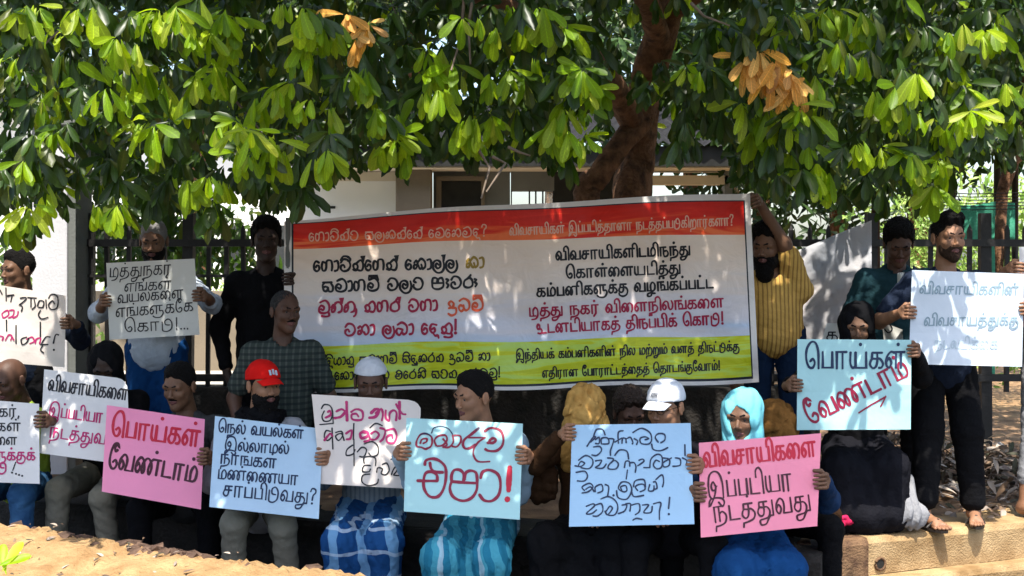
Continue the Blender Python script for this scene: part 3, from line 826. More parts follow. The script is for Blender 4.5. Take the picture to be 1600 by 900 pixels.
    # ---- lower garment
    if lower and lower_kind in ('trousers', 'pleated'):
        pr = [ell(hip, (.146*gth, .116*gth, .115*sc), Rt), cap(hip, hip+np.array([0, 0, .06]), .112*gth, .112*gth)]
        for s in (1, -1):
            wide = 1.0 if lower_kind == 'trousers' else 1.25
            pr += [cap(hips[s], kn[s], .088*sc, .066*sc*wide), cap(kn[s], an[s]+[0, 0, -.01], .062*sc*wide, .052*sc*wide)]
        V, Q = sdf_mesh(pr, .012, k=.03, folds=fold_fn(.0055, 60, seed+50, 1.6)); add("trousers", V, Q, lower, root, base=base)
    elif lower and lower_kind == 'sarong':
        pr = [ell(hip, (.148*gth, .12*gth, .11*sc), Rt)]
        for s in (1, -1): pr += [cap(hips[s], kn[s], .092*sc, .076*sc), cap(kn[s], an[s]+[0, .06, 0], .074*sc, .085*sc)]
        km = (kn[1]+kn[-1])/2; am = (an[1]+an[-1])/2
        pr += [cap(hip, km+[0, 0.04, -.075], .07*sc, .04*sc), cap(km+[0, .05, -.08], am+[0, .08, 0], .035*sc, .06*sc)]
        V, Q = sdf_mesh(pr, .013, k=.068, folds=fold_fn(.010, 62, seed+50, .12)); add("sarong", V, Q, lower, root, base=base)
    elif lower and lower_kind == 'robe':      # long robe falling from hips to the ground
        km = (kn[1]+kn[-1])/2; am = (an[1]+an[-1])/2
        pr = [ell(hip, (.16*gth, .13*gth, .12*sc), Rt), cap(hip, km+[0, .03, -.03], .10*sc, .08*sc), cap(km+[0, .04, -.06], am+[0, 0, .04], .08*sc, .13*sc)]
        for s in (1, -1): pr += [cap(hips[s], kn[s], .095*sc, .085*sc), cap(kn[s], an[s]+[0, 0, .04], .085*sc, .105*sc)]
        V, Q = sdf_mesh(pr, .014, k=.06, folds=fold_fn(.010, 50, seed+50, .10)); add("robe", V, Q, lower, root, base=base)
    return root, base, dict(H=H, N=N, hip=hip, sh=sh, elb=elb, kn=kn, an=an)
# ------------------------------------------------------------------ the setting: ground, kerb, wall, fence, buildings
random.seed(11)
def grid_mesh(name, x0, x1, y0, y1, nx, ny, zf, m, kind="structure"):
    V = [(x0+(x1-x0)*i/nx, y0+(y1-y0)*j/ny, zf(x0+(x1-x0)*i/nx, y0+(y1-y0)*j/ny)) for j in range(ny+1) for i in range(nx+1)]
    W = nx+1; Q = [(j*W+i, j*W+i+1, j*W+W+i+1, j*W+W+i) for j in range(ny) for i in range(nx)]
    return tag(add(name, V, Q, m), kind=kind)
def hsh(x, y): return math.sin(x*3.1+1.3*math.sin(y*2.3))*.5+math.sin(y*4.7+x*1.9)*.3+math.sin(x*11+y*7)*.15

M_ROAD = mat("asphalt", (0.055, 0.052, 0.05), noise=.3, nscale=30, bump=.4, bscale=300)
M_SOIL = mat("orange_sand", (0.26, 0.15, 0.07), col2=(0.38, 0.24, 0.12), nscale=6, bump=.5, bscale=90)
M_SOILD = mat("brown_soil", (0.12, 0.065, 0.035), col2=(0.36, 0.22, 0.12), nscale=5, bump=.7, bscale=70)
M_PAVE = mat("pale_paving", (0.46, 0.43, 0.38), noise=.12, nscale=3, bump=.2, bscale=80)
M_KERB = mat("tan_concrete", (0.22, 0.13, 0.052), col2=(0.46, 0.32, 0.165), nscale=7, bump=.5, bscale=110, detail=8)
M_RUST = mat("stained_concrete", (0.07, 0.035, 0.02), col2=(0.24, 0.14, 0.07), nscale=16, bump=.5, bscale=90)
M_DARKWALL = mat("shade_dark_stone", (0.012, 0.012, 0.011), col2=(0.035, 0.03, 0.026), nscale=8, bump=.6, bscale=50)  # near-black tone carries the shade under and behind the seated row
M_IRON = mat("black_iron", (0.012, 0.011, 0.011), rough=.5, spec=.4, noise=.3, nscale=30, bump=.1)
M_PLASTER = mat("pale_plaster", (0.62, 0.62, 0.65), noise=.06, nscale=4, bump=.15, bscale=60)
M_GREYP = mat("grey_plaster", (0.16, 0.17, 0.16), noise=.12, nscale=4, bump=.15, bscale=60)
M_CREAM = mat("cream_plaster", (0.62, 0.55, 0.42), noise=.08, nscale=3, bump=.1)
M_BEIGE = mat("beige_plaster", (0.19, 0.155, 0.11), noise=.1, nscale=3, bump=.1)
M_WHITEW = mat("white_wall", (0.8, 0.79, 0.75), noise=.04, nscale=2)
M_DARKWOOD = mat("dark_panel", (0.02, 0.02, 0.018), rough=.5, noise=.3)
M_ROOF = mat("dark_roof_sheet", (0.025, 0.025, 0.027), noise=.4, nscale=10, rough=.9, spec=.08)
M_GLASS = mat("dark_glass", (0.02, 0.025, 0.03), rough=.08, spec=.8)

ground = grid_mesh("ground", -150, 150, -20, 400, 30, 42, lambda x, y: -.46, M_ROAD)
# the raised verge behind the kerb: its front edge follows the low wall, then the kerb block
A0 = P(-420, 600, 8.05)[:2]; A1 = P(1262, 600, 5.98)[:2]; B0 = P(1278, 600, 6.25)[:2]; B1 = P(1600, 600, 6.75)[:2]
dirA = (A1-A0)/np.linalg.norm(A1-A0); dirB = (B1-B0)/np.linalg.norm(B1-B0); B2 = B0+dirB*9
nA = np.array([-dirA[1], dirA[0]]); nB = np.array([-dirB[1], dirB[0]])
front = [tuple(A0-dirA*6), tuple(A0), tuple(A1), tuple(B0), tuple(B1), tuple(B2)]
inset = .10
fr2 = [np.array(front[0])+nA*inset, np.array(front[1])+nA*inset, np.array(front[2])+nA*inset, np.array(front[3])+nB*inset, np.array(front[4])+nB*inset, np.array(front[5])+nB*inset]
rows = []
samples = []
for a, b in zip(fr2[:-1], fr2[1:]):
    n = max(2, int(np.linalg.norm(b-a)/.12))
    samples += [a+(b-a)*i/n for i in range(n)]
samples.append(fr2[-1])
V = []; nr = 26
for j in range(nr+1):
    for p in samples:
        Yb = p[1]+(12.0-p[1])*(j/nr)**1.6
        xb = p[0]+(p[0]*1.3-p[0])*(j/nr)
        V.append((xb, Yb, -.006 + (.010*hsh(xb*2, Yb*2) if j > 1 else 0)))
W = len(samples); Q = [(j*W+i, j*W+i+1, j*W+W+i+1, j*W+W+i) for j in range(nr) for i in range(W-1)]
tag(add("verge_ground", V, Q, M_SOILD), kind="structure")
grid_mesh("yard_ground", -150, 150, 11.6, 400, 60, 60, lambda x, y: -.03, M_SOIL)
grid_mesh("yard_pavement", -60, -0.2, 9.2, 26, 20, 10, lambda x, y: .016, M_PAVE)

# kerb block on the right: top slab, lower step, drain hole
def strip(name, a, b, w0, w1, z0, z1, m, parent=None, nseg=24, jit=.003, kind=None, n=None):
    """bar between plan points a,b from w0 to w1 along the inward normal, between heights z0,z1"""
    a = np.array(a); b = np.array(b); d = (b-a)/np.linalg.norm(b-a); n = np.array([-d[1], d[0]])
    prof = [(w0, z0), (w0-.004, z1-.03), (w0+.012, z1-.004), (w0+.03, z1), (w1, z1), (w1, z0)]
    V = []; k = len(prof); Q = []
    for i in range(nseg+1):
        p = a+(b-a)*i/nseg
        for (ww, zz) in prof:
            j = random.uniform(-jit, jit) if 0 < i < nseg else 0
            q = p+n*(ww+j); V.append((q[0], q[1], zz+random.uniform(-jit, jit)*.6))
    for i in range(nseg):
        for c in range(k-1): s0 = i*k+c; Q.append((s0, s0+k, s0+k+1, s0+1))
    o = MB(); o.v = V; o.f = Q+[tuple(range(k)), tuple(nseg*k+c for c in reversed(range(k)))]
    ob = o.build(name, m, parent)
    if kind: ob["kind"] = kind
    return ob
kerb = empty("concrete_kerb", (float(B0[0]), float(B0[1]), -.46)); tag(kerb, "sunlit tan concrete kerb block with a drain hole, under the standing man's feet", "kerb")
def under(o, root): o.parent = root; o.matrix_parent_inverse = Matrix.Translation(root.location).inverted(); return o
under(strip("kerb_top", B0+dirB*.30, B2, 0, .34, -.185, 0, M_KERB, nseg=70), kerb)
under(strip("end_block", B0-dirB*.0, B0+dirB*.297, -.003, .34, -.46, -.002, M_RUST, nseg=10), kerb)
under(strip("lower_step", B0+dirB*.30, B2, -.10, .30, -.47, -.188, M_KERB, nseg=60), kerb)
hb = MB(); hc = B0+dirB*.37; 
ring = []
for i in range(13):
    t = 2*math.pi*i/12; q = hc+dirB*.030*math.cos(t)-nB*.006; ring.append((q[0], q[1], -.135+.030*math.sin(t)))
hb.tube(ring, .007, 6, False); under(hb.build("drain_rim", M_RUST, smooth=True), kerb)
hb = MB(); hb.face([(hc[0]+dirB[0]*.028*math.cos(t)-nB[0]*.0065, hc[1]+dirB[1]*.028*math.cos(t)-nB[1]*.0065, -.135+.028*math.sin(t)) for t in np.linspace(0, 2*math.pi, 13)[:-1]])
under(hb.build("drain_hole", M_DARKWOOD), kerb)
# low dark wall the crowd sits on
lw = strip("low_wall", A0-dirA*3, A1+dirA*.06, 0, .42, -.46, 0, M_DARKWALL, nseg=60, jit=.006)
tag(lw, "low dark stone wall the front row sits on", "wall")
# bank of sandy soil in the left foreground, with a broken dark crest
cr = [(-260, 770, 6.4), (0, 817, 5.7), (90, 832, 5.6), (170, 846, 5.5), (240, 860, 5.4), (330, 873, 5.3), (400, 882, 5.25), (490, 892, 5.2), (600, 905, 5.1), (800, 935, 4.9)]
crest = [P(*c) for c in cr]
crs = [np.array(q) for q in catmull([tuple(c) for c in crest], 14)]
V = []; nb = 26
for i, c in enumerate(crs):
    jz = random.uniform(-.010, .010); jy = random.uniform(-.02, .02)
    V.append((c[0], c[1]+.16+jy, -.46)); V.append((c[0], c[1]+.09+jy, c[2]-.05+jz)); V.append((c[0], c[1]+.02+jy, c[2]-.004+jz))
    for k in range(nb+1):
        t = k/nb; y = c[1]-1.9*t; z = c[2]+.006-(c[2]+.46)*(t**1.25)
        V.append((c[0]-.05*t, y+jy*(1-t), z+.014*hsh(c[0]*5, y*5)*(1 if t > .02 else .3)+(jz if k == 0 else 0)))
k = nb+4; Q = [(i*k+c, i*k+c+1, (i+1)*k+c+1, (i+1)*k+c) for i in range(len(crs)-1) for c in range(k-1)]
M_BANK = mat("sandy_bank", (0.23, 0.13, 0.052), col2=(0.38, 0.245, 0.115), nscale=11, bump=.9, bscale=42, detail=10)
tag(add("soil_bank", V, [q[::-1] for q in Q], M_BANK), kind="structure")
M_STONE = mat("broken_stone", (0.03, 0.016, 0.010), col2=(0.15, 0.09, 0.06), nscale=12, bump=.5, bscale=60)
def rock(r, seed, m, flat=.5):
    rs = np.random.RandomState(seed); import bmesh
    bm = bmesh.new(); bmesh.ops.create_icosphere(bm, subdivisions=1, radius=r)
    for v in bm.verts: v.co = v.co*float(rs.uniform(.65, 1.15)); v.co.z *= flat
    me = bpy.data.meshes.new("stone"); bm.to_mesh(me); bm.free(); me.materials.append(m); return me
rocks = [rock(.05, i, M_STONE) for i in range(6)]
for i in range(46):
    t = random.random(); 
    px = random.choice([random.uniform(5, 480), random.uniform(150, 290), random.uniform(200, 300)])
    c = min(crs, key=lambda q: abs((q[0]/q[1]*F+800)-px))
    o = bpy.data.objects.new("stone", rocks[i % 6]); o.location = (c[0]+random.uniform(-.03, .03), c[1]+random.uniform(-.035, .05), c[2]+random.uniform(-.018, .002)); o.rotation_euler = (random.uniform(-.4, .4), random.uniform(-.4, .4), random.uniform(0, 6))
    s = random.uniform(.3, 1.0); o.scale = (s*1.3, s, s*1.0); link(o)
    tag(o, "broken brown stone lying along the crest of the sandy bank", "stone", "broken stones on the crest of the bank")

# ------------------------------------------------------------------ iron fence with stone footing
FY = 8.6
plinth = MB(); plinth.box((-4.6, FY-.10, -.2), (2.05, FY+.14, .54)); o = plinth.build("fence_footing", M_DARKWALL, bevel=.02); tag(o, "dark stone footing below the iron fence behind the crowd", "wall")
fen = empty("iron_fence", (0, FY, 0)); tag(fen, "black iron picket fence behind the crowd, crossing the whole view", "fence")
pk = MB(); pk.box((-.014, -.014, .50), (.014, .014, 1.585)); pk.v += [(0, 0, 1.63)]; n = len(pk.v)-1
pk.f += [(4, 5, n), (5, 6, n), (6, 7, n), (7, 4, n)]
pme = bpy.data.meshes.new("picket"); pme.from_pydata(pk.v, [], [q for q in pk.f if q != (4, 5, 6, 7)]); pme.materials.append(M_IRON)
pk2 = MB(); pk2.box((-.035, -.035, 0), (.035, .035, 1.70)); pme2 = bpy.data.meshes.new("post"); pme2.from_pydata(pk2.v, [], pk2.f); pme2.materials.append(M_IRON)
x = -2.84; i = 0
while x < 4.3:
    big = i in (0, 5, 22, 40, 46, 54)
    if -1.1 > x or x > 1.55 or i % 3 == 0:
        o = bpy.data.objects.new("fence_post" if big else "picket", pme2 if big else pme); o.location = (x+random.uniform(-.006, .006), 0, 0); o.rotation_euler = (0, random.uniform(-.012, .012), random.uniform(-.1, .1)); link(o, fen)
    x += .131; i += 1
for z, w_ in ((1.50, .024), (.60, .024), (1.28, .010)):
    r = MB(); r.box((-2.9, -.045-w_, z-w_), (-1.0 if w_ < .02 else 4.4, -.045+w_*.3, z+w_)); r.build("rail", M_IRON, fen)

# gate pillar at the left
a = P(50, 600, 8.3)[0]; b = P(105, 600, 8.3)[0]
gp = empty("gate_pillar", ((a+b)/2, 8.3, 0)); tag(gp, "square plastered gate pillar at the left, pale in front, its shaded side painted grey", "pillar")
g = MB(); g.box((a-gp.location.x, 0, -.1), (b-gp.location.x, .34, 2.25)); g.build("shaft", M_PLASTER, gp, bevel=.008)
g = MB(); g.box((b-gp.location.x+.002, .012, -.1), (b-gp.location.x+.05, .338, 2.25)); g.build("shaded_side", M_GREYP, gp)  # grey strip puts the shade on the pillar's side into the colour
g = MB(); g.box((a-gp.location.x-.04, -.04, 2.252), (b-gp.location.x+.09, .38, 2.33)); g.build("capstone", M_GREYP, gp, bevel=.01)

# guard house
def Pz(py, Y): return CZ-(py-HOR)/F*Y
def Px(px, Y): return (px-800)/F*Y
GY = 14.0
gh = empty("guard_house", (0, GY, 0)); tag(gh, "single-storey guard house with a dark roof edge, seen above the banner", "house")
def gbox(name, px0, px1, py0, py1, y0, y1, m, parent=None, z0=None, bevel=0):
    g = MB(); g.box((Px(px0, GY), y0, z0 if z0 is not None else Pz(py1, GY)), (Px(px1, GY), y1, Pz(py0, GY))); return g.build(name, m, parent or gh, bevel=bevel)
wl1 = gbox("wall", 470, 621, 283, 0, .0, .2, M_WHITEW, z0=0)
gbox("wall_vent", 512, 524, 322, 326, -.006, .01, M_DARKWOOD, wl1)
gbox("column", 622, 676, 262, 0, -.30, .0, M_BEIGE, z0=0, bevel=.01)
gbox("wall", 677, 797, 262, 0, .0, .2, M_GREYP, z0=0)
d = gbox("door", 690, 752, 284, 0, -.04, -.003, M_DARKWOOD, z0=0)
for q in ((682, 690, 276, 0), (752, 757, 276, 0)): gbox("door_frame", q[0], q[1], q[2], 0, -.06, -.002, M_BEIGE, d, z0=0)
gbox("door_lintel", 690, 752, 276, 283, -.06, -.002, M_BEIGE, d)
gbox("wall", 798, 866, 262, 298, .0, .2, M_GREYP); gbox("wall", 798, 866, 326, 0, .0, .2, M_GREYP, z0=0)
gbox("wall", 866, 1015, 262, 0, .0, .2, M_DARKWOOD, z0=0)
wf = gbox("window", 798, 800, 298, 326, -.01, .12, M_DARKWOOD)
for px in (826, 836, 847, 864): gbox("mullion", px, px+2.5, 298, 326, .02, .06, M_DARKWOOD, wf)
g = MB(); g.face([(Px(798, GY), .09, Pz(326, GY)), (Px(866, GY), .09, Pz(326, GY)), (Px(866, GY), .09, Pz(298, GY)), (Px(798, GY), .09, Pz(298, GY))])
m_gl = bpy.data.materials.new("clear_glass"); m_gl.use_nodes = True; nt = m_gl.node_tree; nt.nodes.clear()
o_ = nt.nodes.new("ShaderNodeOutputMaterial"); t_ = nt.nodes.new("ShaderNodeBsdfTransparent"); gl_ = nt.nodes.new("ShaderNodeBsdfGlossy"); gl_.inputs["Roughness"].default_value = .05; mx_ = nt.nodes.new("ShaderNodeMixShader"); mx_.inputs[0].default_value = .15
nt.links.new(t_.outputs[0], mx_.inputs[1]); nt.links.new(gl_.outputs[0], mx_.inputs[2]); nt.links.new(mx_.outputs[0], o_.inputs[0])
g.build("pane", m_gl, wf)
gbox("soffit", 470, 1175, 262, 268, -.55, .2, M_CREAM)
gbox("beam", 1018, 1135, 275, 289, -.1, .1, M_CREAM); gbox("beam", 500, 621, 269, 283, -.02, .18, M_CREAM)
gbox("porch_post", 1130, 1142, 268, 0, -.1, .1, M_GREYP, z0=0)
gbox("fascia", 460, 1185, 236, 266, -.60, -.553, M_DARKWOOD)
rf = MB()
nxr = 120
for i in range(nxr):
    x0 = Px(455, GY)+(Px(1190, GY)-Px(455, GY))*i/nxr; x1 = Px(455, GY)+(Px(1190, GY)-Px(455, GY))*(i+1)/nxr
    z0 = .03*math.sin(i*1.57); z1 = .03*math.sin((i+1)*1.57)
    rf.face([(x0, -.68, Pz(233, GY)+z0), (x1, -.68, Pz(233, GY)+z1), (x1, 1.8, Pz(233, GY)+.75+z1), (x0, 1.8, Pz(233, GY)+.75+z0)])
rf.build("roof", M_ROOF, gh)

# bright white building and things far to the left
FB = 27.0
fb = empty("white_building", (Px(250, FB), FB, 0)); tag(fb, "long sunlit white building in the yard far to the left", "building")
ox = fb.location.x
g = MB(); g.box((Px(-150, FB)-ox, 0, 0), (Px(640, FB)-ox, 6, 4.6)); g.build("wall", M_WHITEW, fb)
g = MB(); g.box((Px(-170, FB)-ox, -.8, 4.6), (Px(660, FB)-ox, 6.5, 4.8)); g.build("roof", M_ROOF, fb)
for px in (150, 232, 345, 420, 560):
    g = MB(); g.box((Px(px, FB)-ox, -.03, 1.0), (Px(px+34, FB)-ox, -.002, 2.2)); wo = g.build("window", M_WHITEW, fb)
    g = MB(); g.box((Px(px+3, FB)-ox, -.05, 1.05), (Px(px+31, FB)-ox, -.032, 2.15)); g.build("pane", M_GLASS, wo)
g = MB(); g.box((Px(60, 16), 0, 0), (Px(395, 16), .25, Pz(455, 16))); o = g.build("garden_wall", M_BEIGE); o.location = (0, 16, 0); tag(o, "low beige wall beyond the fence on the left, half in shade", "wall")

# grey sheeting, green netting and posts on the right
TY = 8.42
M_TARP = mat("grey_tarpaulin", (0.42, 0.37, 0.34), col2=(0.34, 0.36, 0.40), nscale=2, rough=.5, bump=.3, bscale=20)
V = []; Q = []; nu, nv = 60, 26
for j in range(nv+1):
    for i in range(nu+1):
        u, v = i/nu, j/nv
        px = 1240+(1362-1240)*u; top = 394+(344-394)*u; py = top+(545-top)*v
        d = .018*math.sin(7*(v*2.0+u*.9)+math.sin(3*u))+.010*math.sin(24*(v+u*.42)+.8*math.sin(5*u))+.006*abs(math.sin(31*(v+u*.40)+.6*math.sin(4*u)))
        V.append(P(px, py, TY+d))
W = nu+1
for j in range(nv):
    for i in range(nu): a = j*W+i; Q.append((a, a+W, a+W+1, a+1))
o = add("tarpaulin", V, Q, M_TARP); tag(o, "creased grey plastic sheet hung behind the man in the yellow shirt", "tarpaulin")
sm_ = o.modifiers.new("thickness", 'SOLIDIFY'); sm_.thickness = .004
g = MB(); g.tube([P(1370, 620, 9.35), P(1368, 300, 9.35)], [.035, .03], 8); o = g.build("wooden_post", mat("red_brown_wood", (.06, .03, .02), noise=.4), smooth=True); tag(o, "dark wooden post at the right end of the grey plastic sheet", "post")
NYY = 11.0
M_NET = mat("green_netting", (0.035, 0.26, 0.15), col2=(0.08, 0.36, 0.24), nscale=60, bump=.3, bscale=200)
V = []; Q = []; nu, nv = 24, 12
for j in range(nv+1):
    for i in range(nu+1):
        u, v = i/nu, j/nv; V.append(P(1484+102*u, 318+58*v+3*math.sin(6*u), NYY+.03*math.sin(9*u+3*v)))
for j in range(nv):
    for i in range(nu): a = j*(nu+1)+i; Q.append((a, a+nu+1, a+nu+2, a+1))
o = add("shade_net", V, Q, M_NET); tag(o, "bright green shade net behind the head of the man with the white placard", "net"); sm_ = o.modifiers.new("thickness", 'SOLIDIFY'); sm_.thickness = .006
for px in (1488, 1558, 1586):
    g = MB(); g.tube([P(px, 560, NYY+.06), P(px, 250, NYY+.06)], .03, 8); o = g.build("net_post", M_IRON, smooth=True)
    tag(o, {1488: "left dark post holding the green shade net", 1558: "middle dark post holding the green shade net", 1586: "right dark post holding the green shade net"}[px], "post", "posts of the green shade net")
g = MB(); g.box((Px(1540, NYY), NYY-.1, .4), (Px(1548, NYY), NYY-.04, Pz(378, NYY))); o = g.build("green_board", M_NET); tag(o, "narrow green upright board below the green shade net", "board")
# thin horizontal wires on the right
g = MB()
for k in range(6): g.tube([P(1440, 300+k*5, 10.2), P(1520, 303+k*5, 10.1), P(1640, 300+k*5, 10.2)], .0035, 4)
o = g.build("wire_fence", M_IRON); tag(o, "thin horizontal wires strung above the green shade net", "wire")
# ------------------------------------------------------------------ trees and plants
random.seed(5); RS = np.random.RandomState(5)
def leaf_mat(name, stops, trans=.4, tcol=(.35, .6, .05), rough=.38):
    m = bpy.data.materials.new(name); m.use_nodes = True; nt = m.node_tree; N = nt.nodes; L = nt.links; b = N["Principled BSDF"]
    oi = N.new("ShaderNodeObjectInfo"); ge = N.new("ShaderNodeNewGeometry"); ad = N.new("ShaderNodeMath"); fr = N.new("ShaderNodeMath"); fr.operation = 'FRACT'
    L.new(oi.outputs["Random"], ad.inputs[0]); L.new(ge.outputs["Random Per Island"], ad.inputs[1]); L.new(ad.outputs[0], fr.inputs[0])
    r = N.new("ShaderNodeValToRGB"); r.color_ramp.elements[0].position = 0; r.color_ramp.elements[0].color = (*stops[0], 1)
    r.color_ramp.elements[1].position = 1; r.color_ramp.elements[1].color = (*stops[-1], 1)
    for i, c in enumerate(stops[1:-1]): e = r.color_ramp.elements.new((i+1)/(len(stops)-1)); e.color = (*c, 1)
    L.new(fr.outputs[0], r.inputs[0])
    no = N.new("ShaderNodeTexNoise"); no.inputs["Scale"].default_value = 25; tc = N.new("ShaderNodeTexCoord"); L.new(tc.outputs["Object"], no.inputs[0])
    mr = N.new("ShaderNodeMapRange"); mr.inputs[3].default_value = .7; mr.inputs[4].default_value = 1.3; L.new(no.outputs[0], mr.inputs[0])
    mu = N.new("ShaderNodeVectorMath"); mu.operation = 'SCALE'; L.new(r.outputs[0], mu.inputs[0]); L.new(mr.outputs[0], mu.inputs[3])
    # midrib and side veins from the leaf's own coordinates
    at = N.new("ShaderNodeAttribute"); at.attribute_name = "leaf_uv"; sx = N.new("ShaderNodeSeparateXYZ"); L.new(at.outputs["Vector"], sx.inputs[0])
    def M2(op, a, v=None, c=None):
        q = N.new("ShaderNodeMath"); q.operation = op
        L.new(a, q.inputs[0])
        if c is not None: L.new(c, q.inputs[1])
        elif v is not None: q.inputs[1].default_value = v
        return q.outputs[0]
    ab = M2('ABSOLUTE', sx.outputs[1]); rib = M2('LESS_THAN', ab, .09)
    vn = M2('SINE', M2('MULTIPLY', M2('SUBTRACT', sx.outputs[0], c=M2('MULTIPLY', ab, .12)), 62.0)); vn = M2('MULTIPLY', M2('GREATER_THAN', vn, .82), .22)
    fac = M2('ADD', M2('MULTIPLY', rib, .55), c=vn); fac = M2('ADD', fac, .92)
    mu0 = mu; mu = N.new("ShaderNodeVectorMath"); mu.operation = 'SCALE'; L.new(mu0.outputs[0], mu.inputs[0]); L.new(fac, mu.inputs[3])
    L.new(mu.outputs[0], b.inputs["Base Color"]); b.inputs["Roughness"].default_value = rough; b.inputs["Specular IOR Level"].default_value = .35
    t = N.new("ShaderNodeBsdfTranslucent"); mx = N.new("ShaderNodeMixShader"); mx.inputs[0].default_value = trans
    g2 = N.new("ShaderNodeMix"); g2.data_type = 'RGBA'; g2.inputs[0].default_value = .5; g2.inputs[7].default_value = (*tcol, 1); L.new(mu.outputs[0], g2.inputs[6]); L.new(g2.outputs[2], t.inputs[0])
    L.new(b.outputs[0], mx.inputs[1]); L.new(t.outputs[0], mx.inputs[2]); L.new(mx.outputs[0], N["Material Output"].inputs[0])
    return m
M_LF = leaf_mat("sunlit_fresh_leaf", [(.05, .12, .002), (.26, .44, .006), (.10, .21, .002), (.40, .54, .01), (.16, .27, .003), (.46, .52, .05)], .55, (.52, .68, .008), .45)  # light greens put the sun on the front tufts into the colour
M_LD = leaf_mat("shaded_mature_leaf", [(.011, .028, .002), (.024, .054, .003), (.038, .078, .004), (.016, .036, .003), (.075, .09, .006)], .25, (.10, .24, .02))  # dark greens put the inner shade of the crown into the colour
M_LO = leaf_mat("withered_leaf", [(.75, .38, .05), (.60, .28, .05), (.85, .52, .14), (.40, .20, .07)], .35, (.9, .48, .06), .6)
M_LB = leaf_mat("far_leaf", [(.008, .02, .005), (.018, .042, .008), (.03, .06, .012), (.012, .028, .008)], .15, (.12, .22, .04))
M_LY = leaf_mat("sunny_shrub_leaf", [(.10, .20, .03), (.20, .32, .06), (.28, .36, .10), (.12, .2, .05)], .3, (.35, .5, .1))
M_BARK = mat("red_brown_bark", (.055, .026, .013), col2=(.26, .125, .06), nscale=14, bump=1.0, bscale=45, detail=8)
M_TWIG = mat("grey_twig", (.16, .12, .09), noise=.3)

def leaf_geo(L=1.0, wd=.36, droop=.25, curl=.05, fold=.10, n=5, twist=0.0):
    prof = [(0, .03), (.12, .10), (.34, .28), (.60, .45), (.80, .50), (.94, .36), (1.0, .10)] if n > 5 else [(0, .03), (.30, .25), (.62, .48), (.88, .44), (1.0, .06)]
    V = []; Q = []
    for i, (t, w_) in enumerate(prof):
        x = L*t; z = -droop*L*t*t; h = w_*wd*L; tw = twist*t
        for s in (-1, 0, 1):
            V.append((x, s*h*math.cos(tw), z+abs(s)*fold*h*2+s*h*math.sin(tw)+(curl*L*math.sin(7*t)*.2 if s else 0)))
    for i in range(len(prof)-1):
        a = 3*i; Q += [(a, a+3, a+4, a+1), (a+1, a+4, a+5, a+2)]
    return np.array(V), np.array(Q)
def leaf_attr(me, geos_pts):
    a = me.attributes.new("leaf_uv", 'FLOAT_VECTOR', 'POINT'); a.data.foreach_set("vector", np.asarray(geos_pts, dtype=np.float32).ravel())
def uv_of(V):
    n = len(V)//3; t = V[1::3, 0]; out = np.zeros((len(V), 3)); out[:, 0] = np.repeat(t, 3); out[:, 1] = np.tile([-1, 0, 1], n); return out
def frame(d, nrm):
    d = d/np.linalg.norm(d); nrm = nrm-d*(nrm@d); l = np.linalg.norm(nrm)
    if l < 1e-4: nrm = np.array([0, -1, 0.])-d*(-d[1]); l = np.linalg.norm(nrm)
    nrm = nrm/l; y = np.cross(nrm, d); return np.stack([d, y, nrm], 1)
def whorl(c, axis, n, L, hang, rs):
    c = np.array(c, float)
    """leaf frames of one tuft: n leaves radiating from c round axis, hanging by 'hang' 0..1"""
    axis = axis/np.linalg.norm(axis); a = np.cross(axis, [0.3, .2, 1]); a /= np.linalg.norm(a); b = np.cross(axis, a); out = []
    ph = rs.uniform(0, 6.3)
    for i in range(n):
        t = ph+2.4*i+rs.uniform(-.5, .5); th = .3+1.2*(i+.5)/n+rs.uniform(-.35, .35)
        rad = a*math.cos(t)+b*math.sin(t)
        d = axis*math.cos(th)+rad*math.sin(th); d = d/np.linalg.norm(d)
        hg = min(.92, max(.1, hang+rs.uniform(-.22, .22))); d = d*(1-hg)+np.array([rs.uniform(-.2, .2), rs.uniform(-.3, .2), -1.])*hg; d /= np.linalg.norm(d)
        up = axis*.4+rad*(-.2)+np.array([rs.uniform(-.35, .35), -.55, .6])-0.0*d
        out.append((c+d*.012+axis*rs.uniform(-.05, .03), frame(d, up), L*rs.uniform(.6, 1.12)))
    return out
LEAFV = [leaf_geo(1, .30, .30, .08, .20, 7, .4), leaf_geo(1, .34, .12, .14, .26, 7, -.5), leaf_geo(1, .27, .5, .04, .18, 7, .7), leaf_geo(1, .36, .38, .14, .12, 7, -.2)]
LEAFS = [leaf_geo(1, .30, .30, .05, .2, 5, .3), leaf_geo(1, .36, .15, .1, .24, 5, -.4), leaf_geo(1, .31, .5, .0, .16, 5, .5)]
def merge_leaves(fr, geos, rs):
    Vs, Qs, n = [], [], 0; us_ = []
    gi = rs.randint(0, len(geos), len(fr))
    for g in range(len(geos)):
        sel = [f for f, k in zip(fr, gi) if k == g]
        if not sel: continue
        V, Q = geos[g]
        C = np.array([f[0] for f in sel]); R = np.array([f[1] for f in sel]); S = np.array([f[2] for f in sel])
        W = np.einsum('nij,vj->nvi', R, V)*S[:, None, None]+C[:, None, :]
        us_.append(np.tile(uv_of(V), (len(sel), 1))); Vs.append(W.reshape(-1, 3)); Qs.append((Q[None]+(np.arange(len(sel))*len(V))[:, None, None]).reshape(-1, 4)+n); n += W.shape[0]*W.shape[1]
    merge_leaves.uv = np.concatenate(us_)
    return np.concatenate(Vs), np.concatenate(Qs)

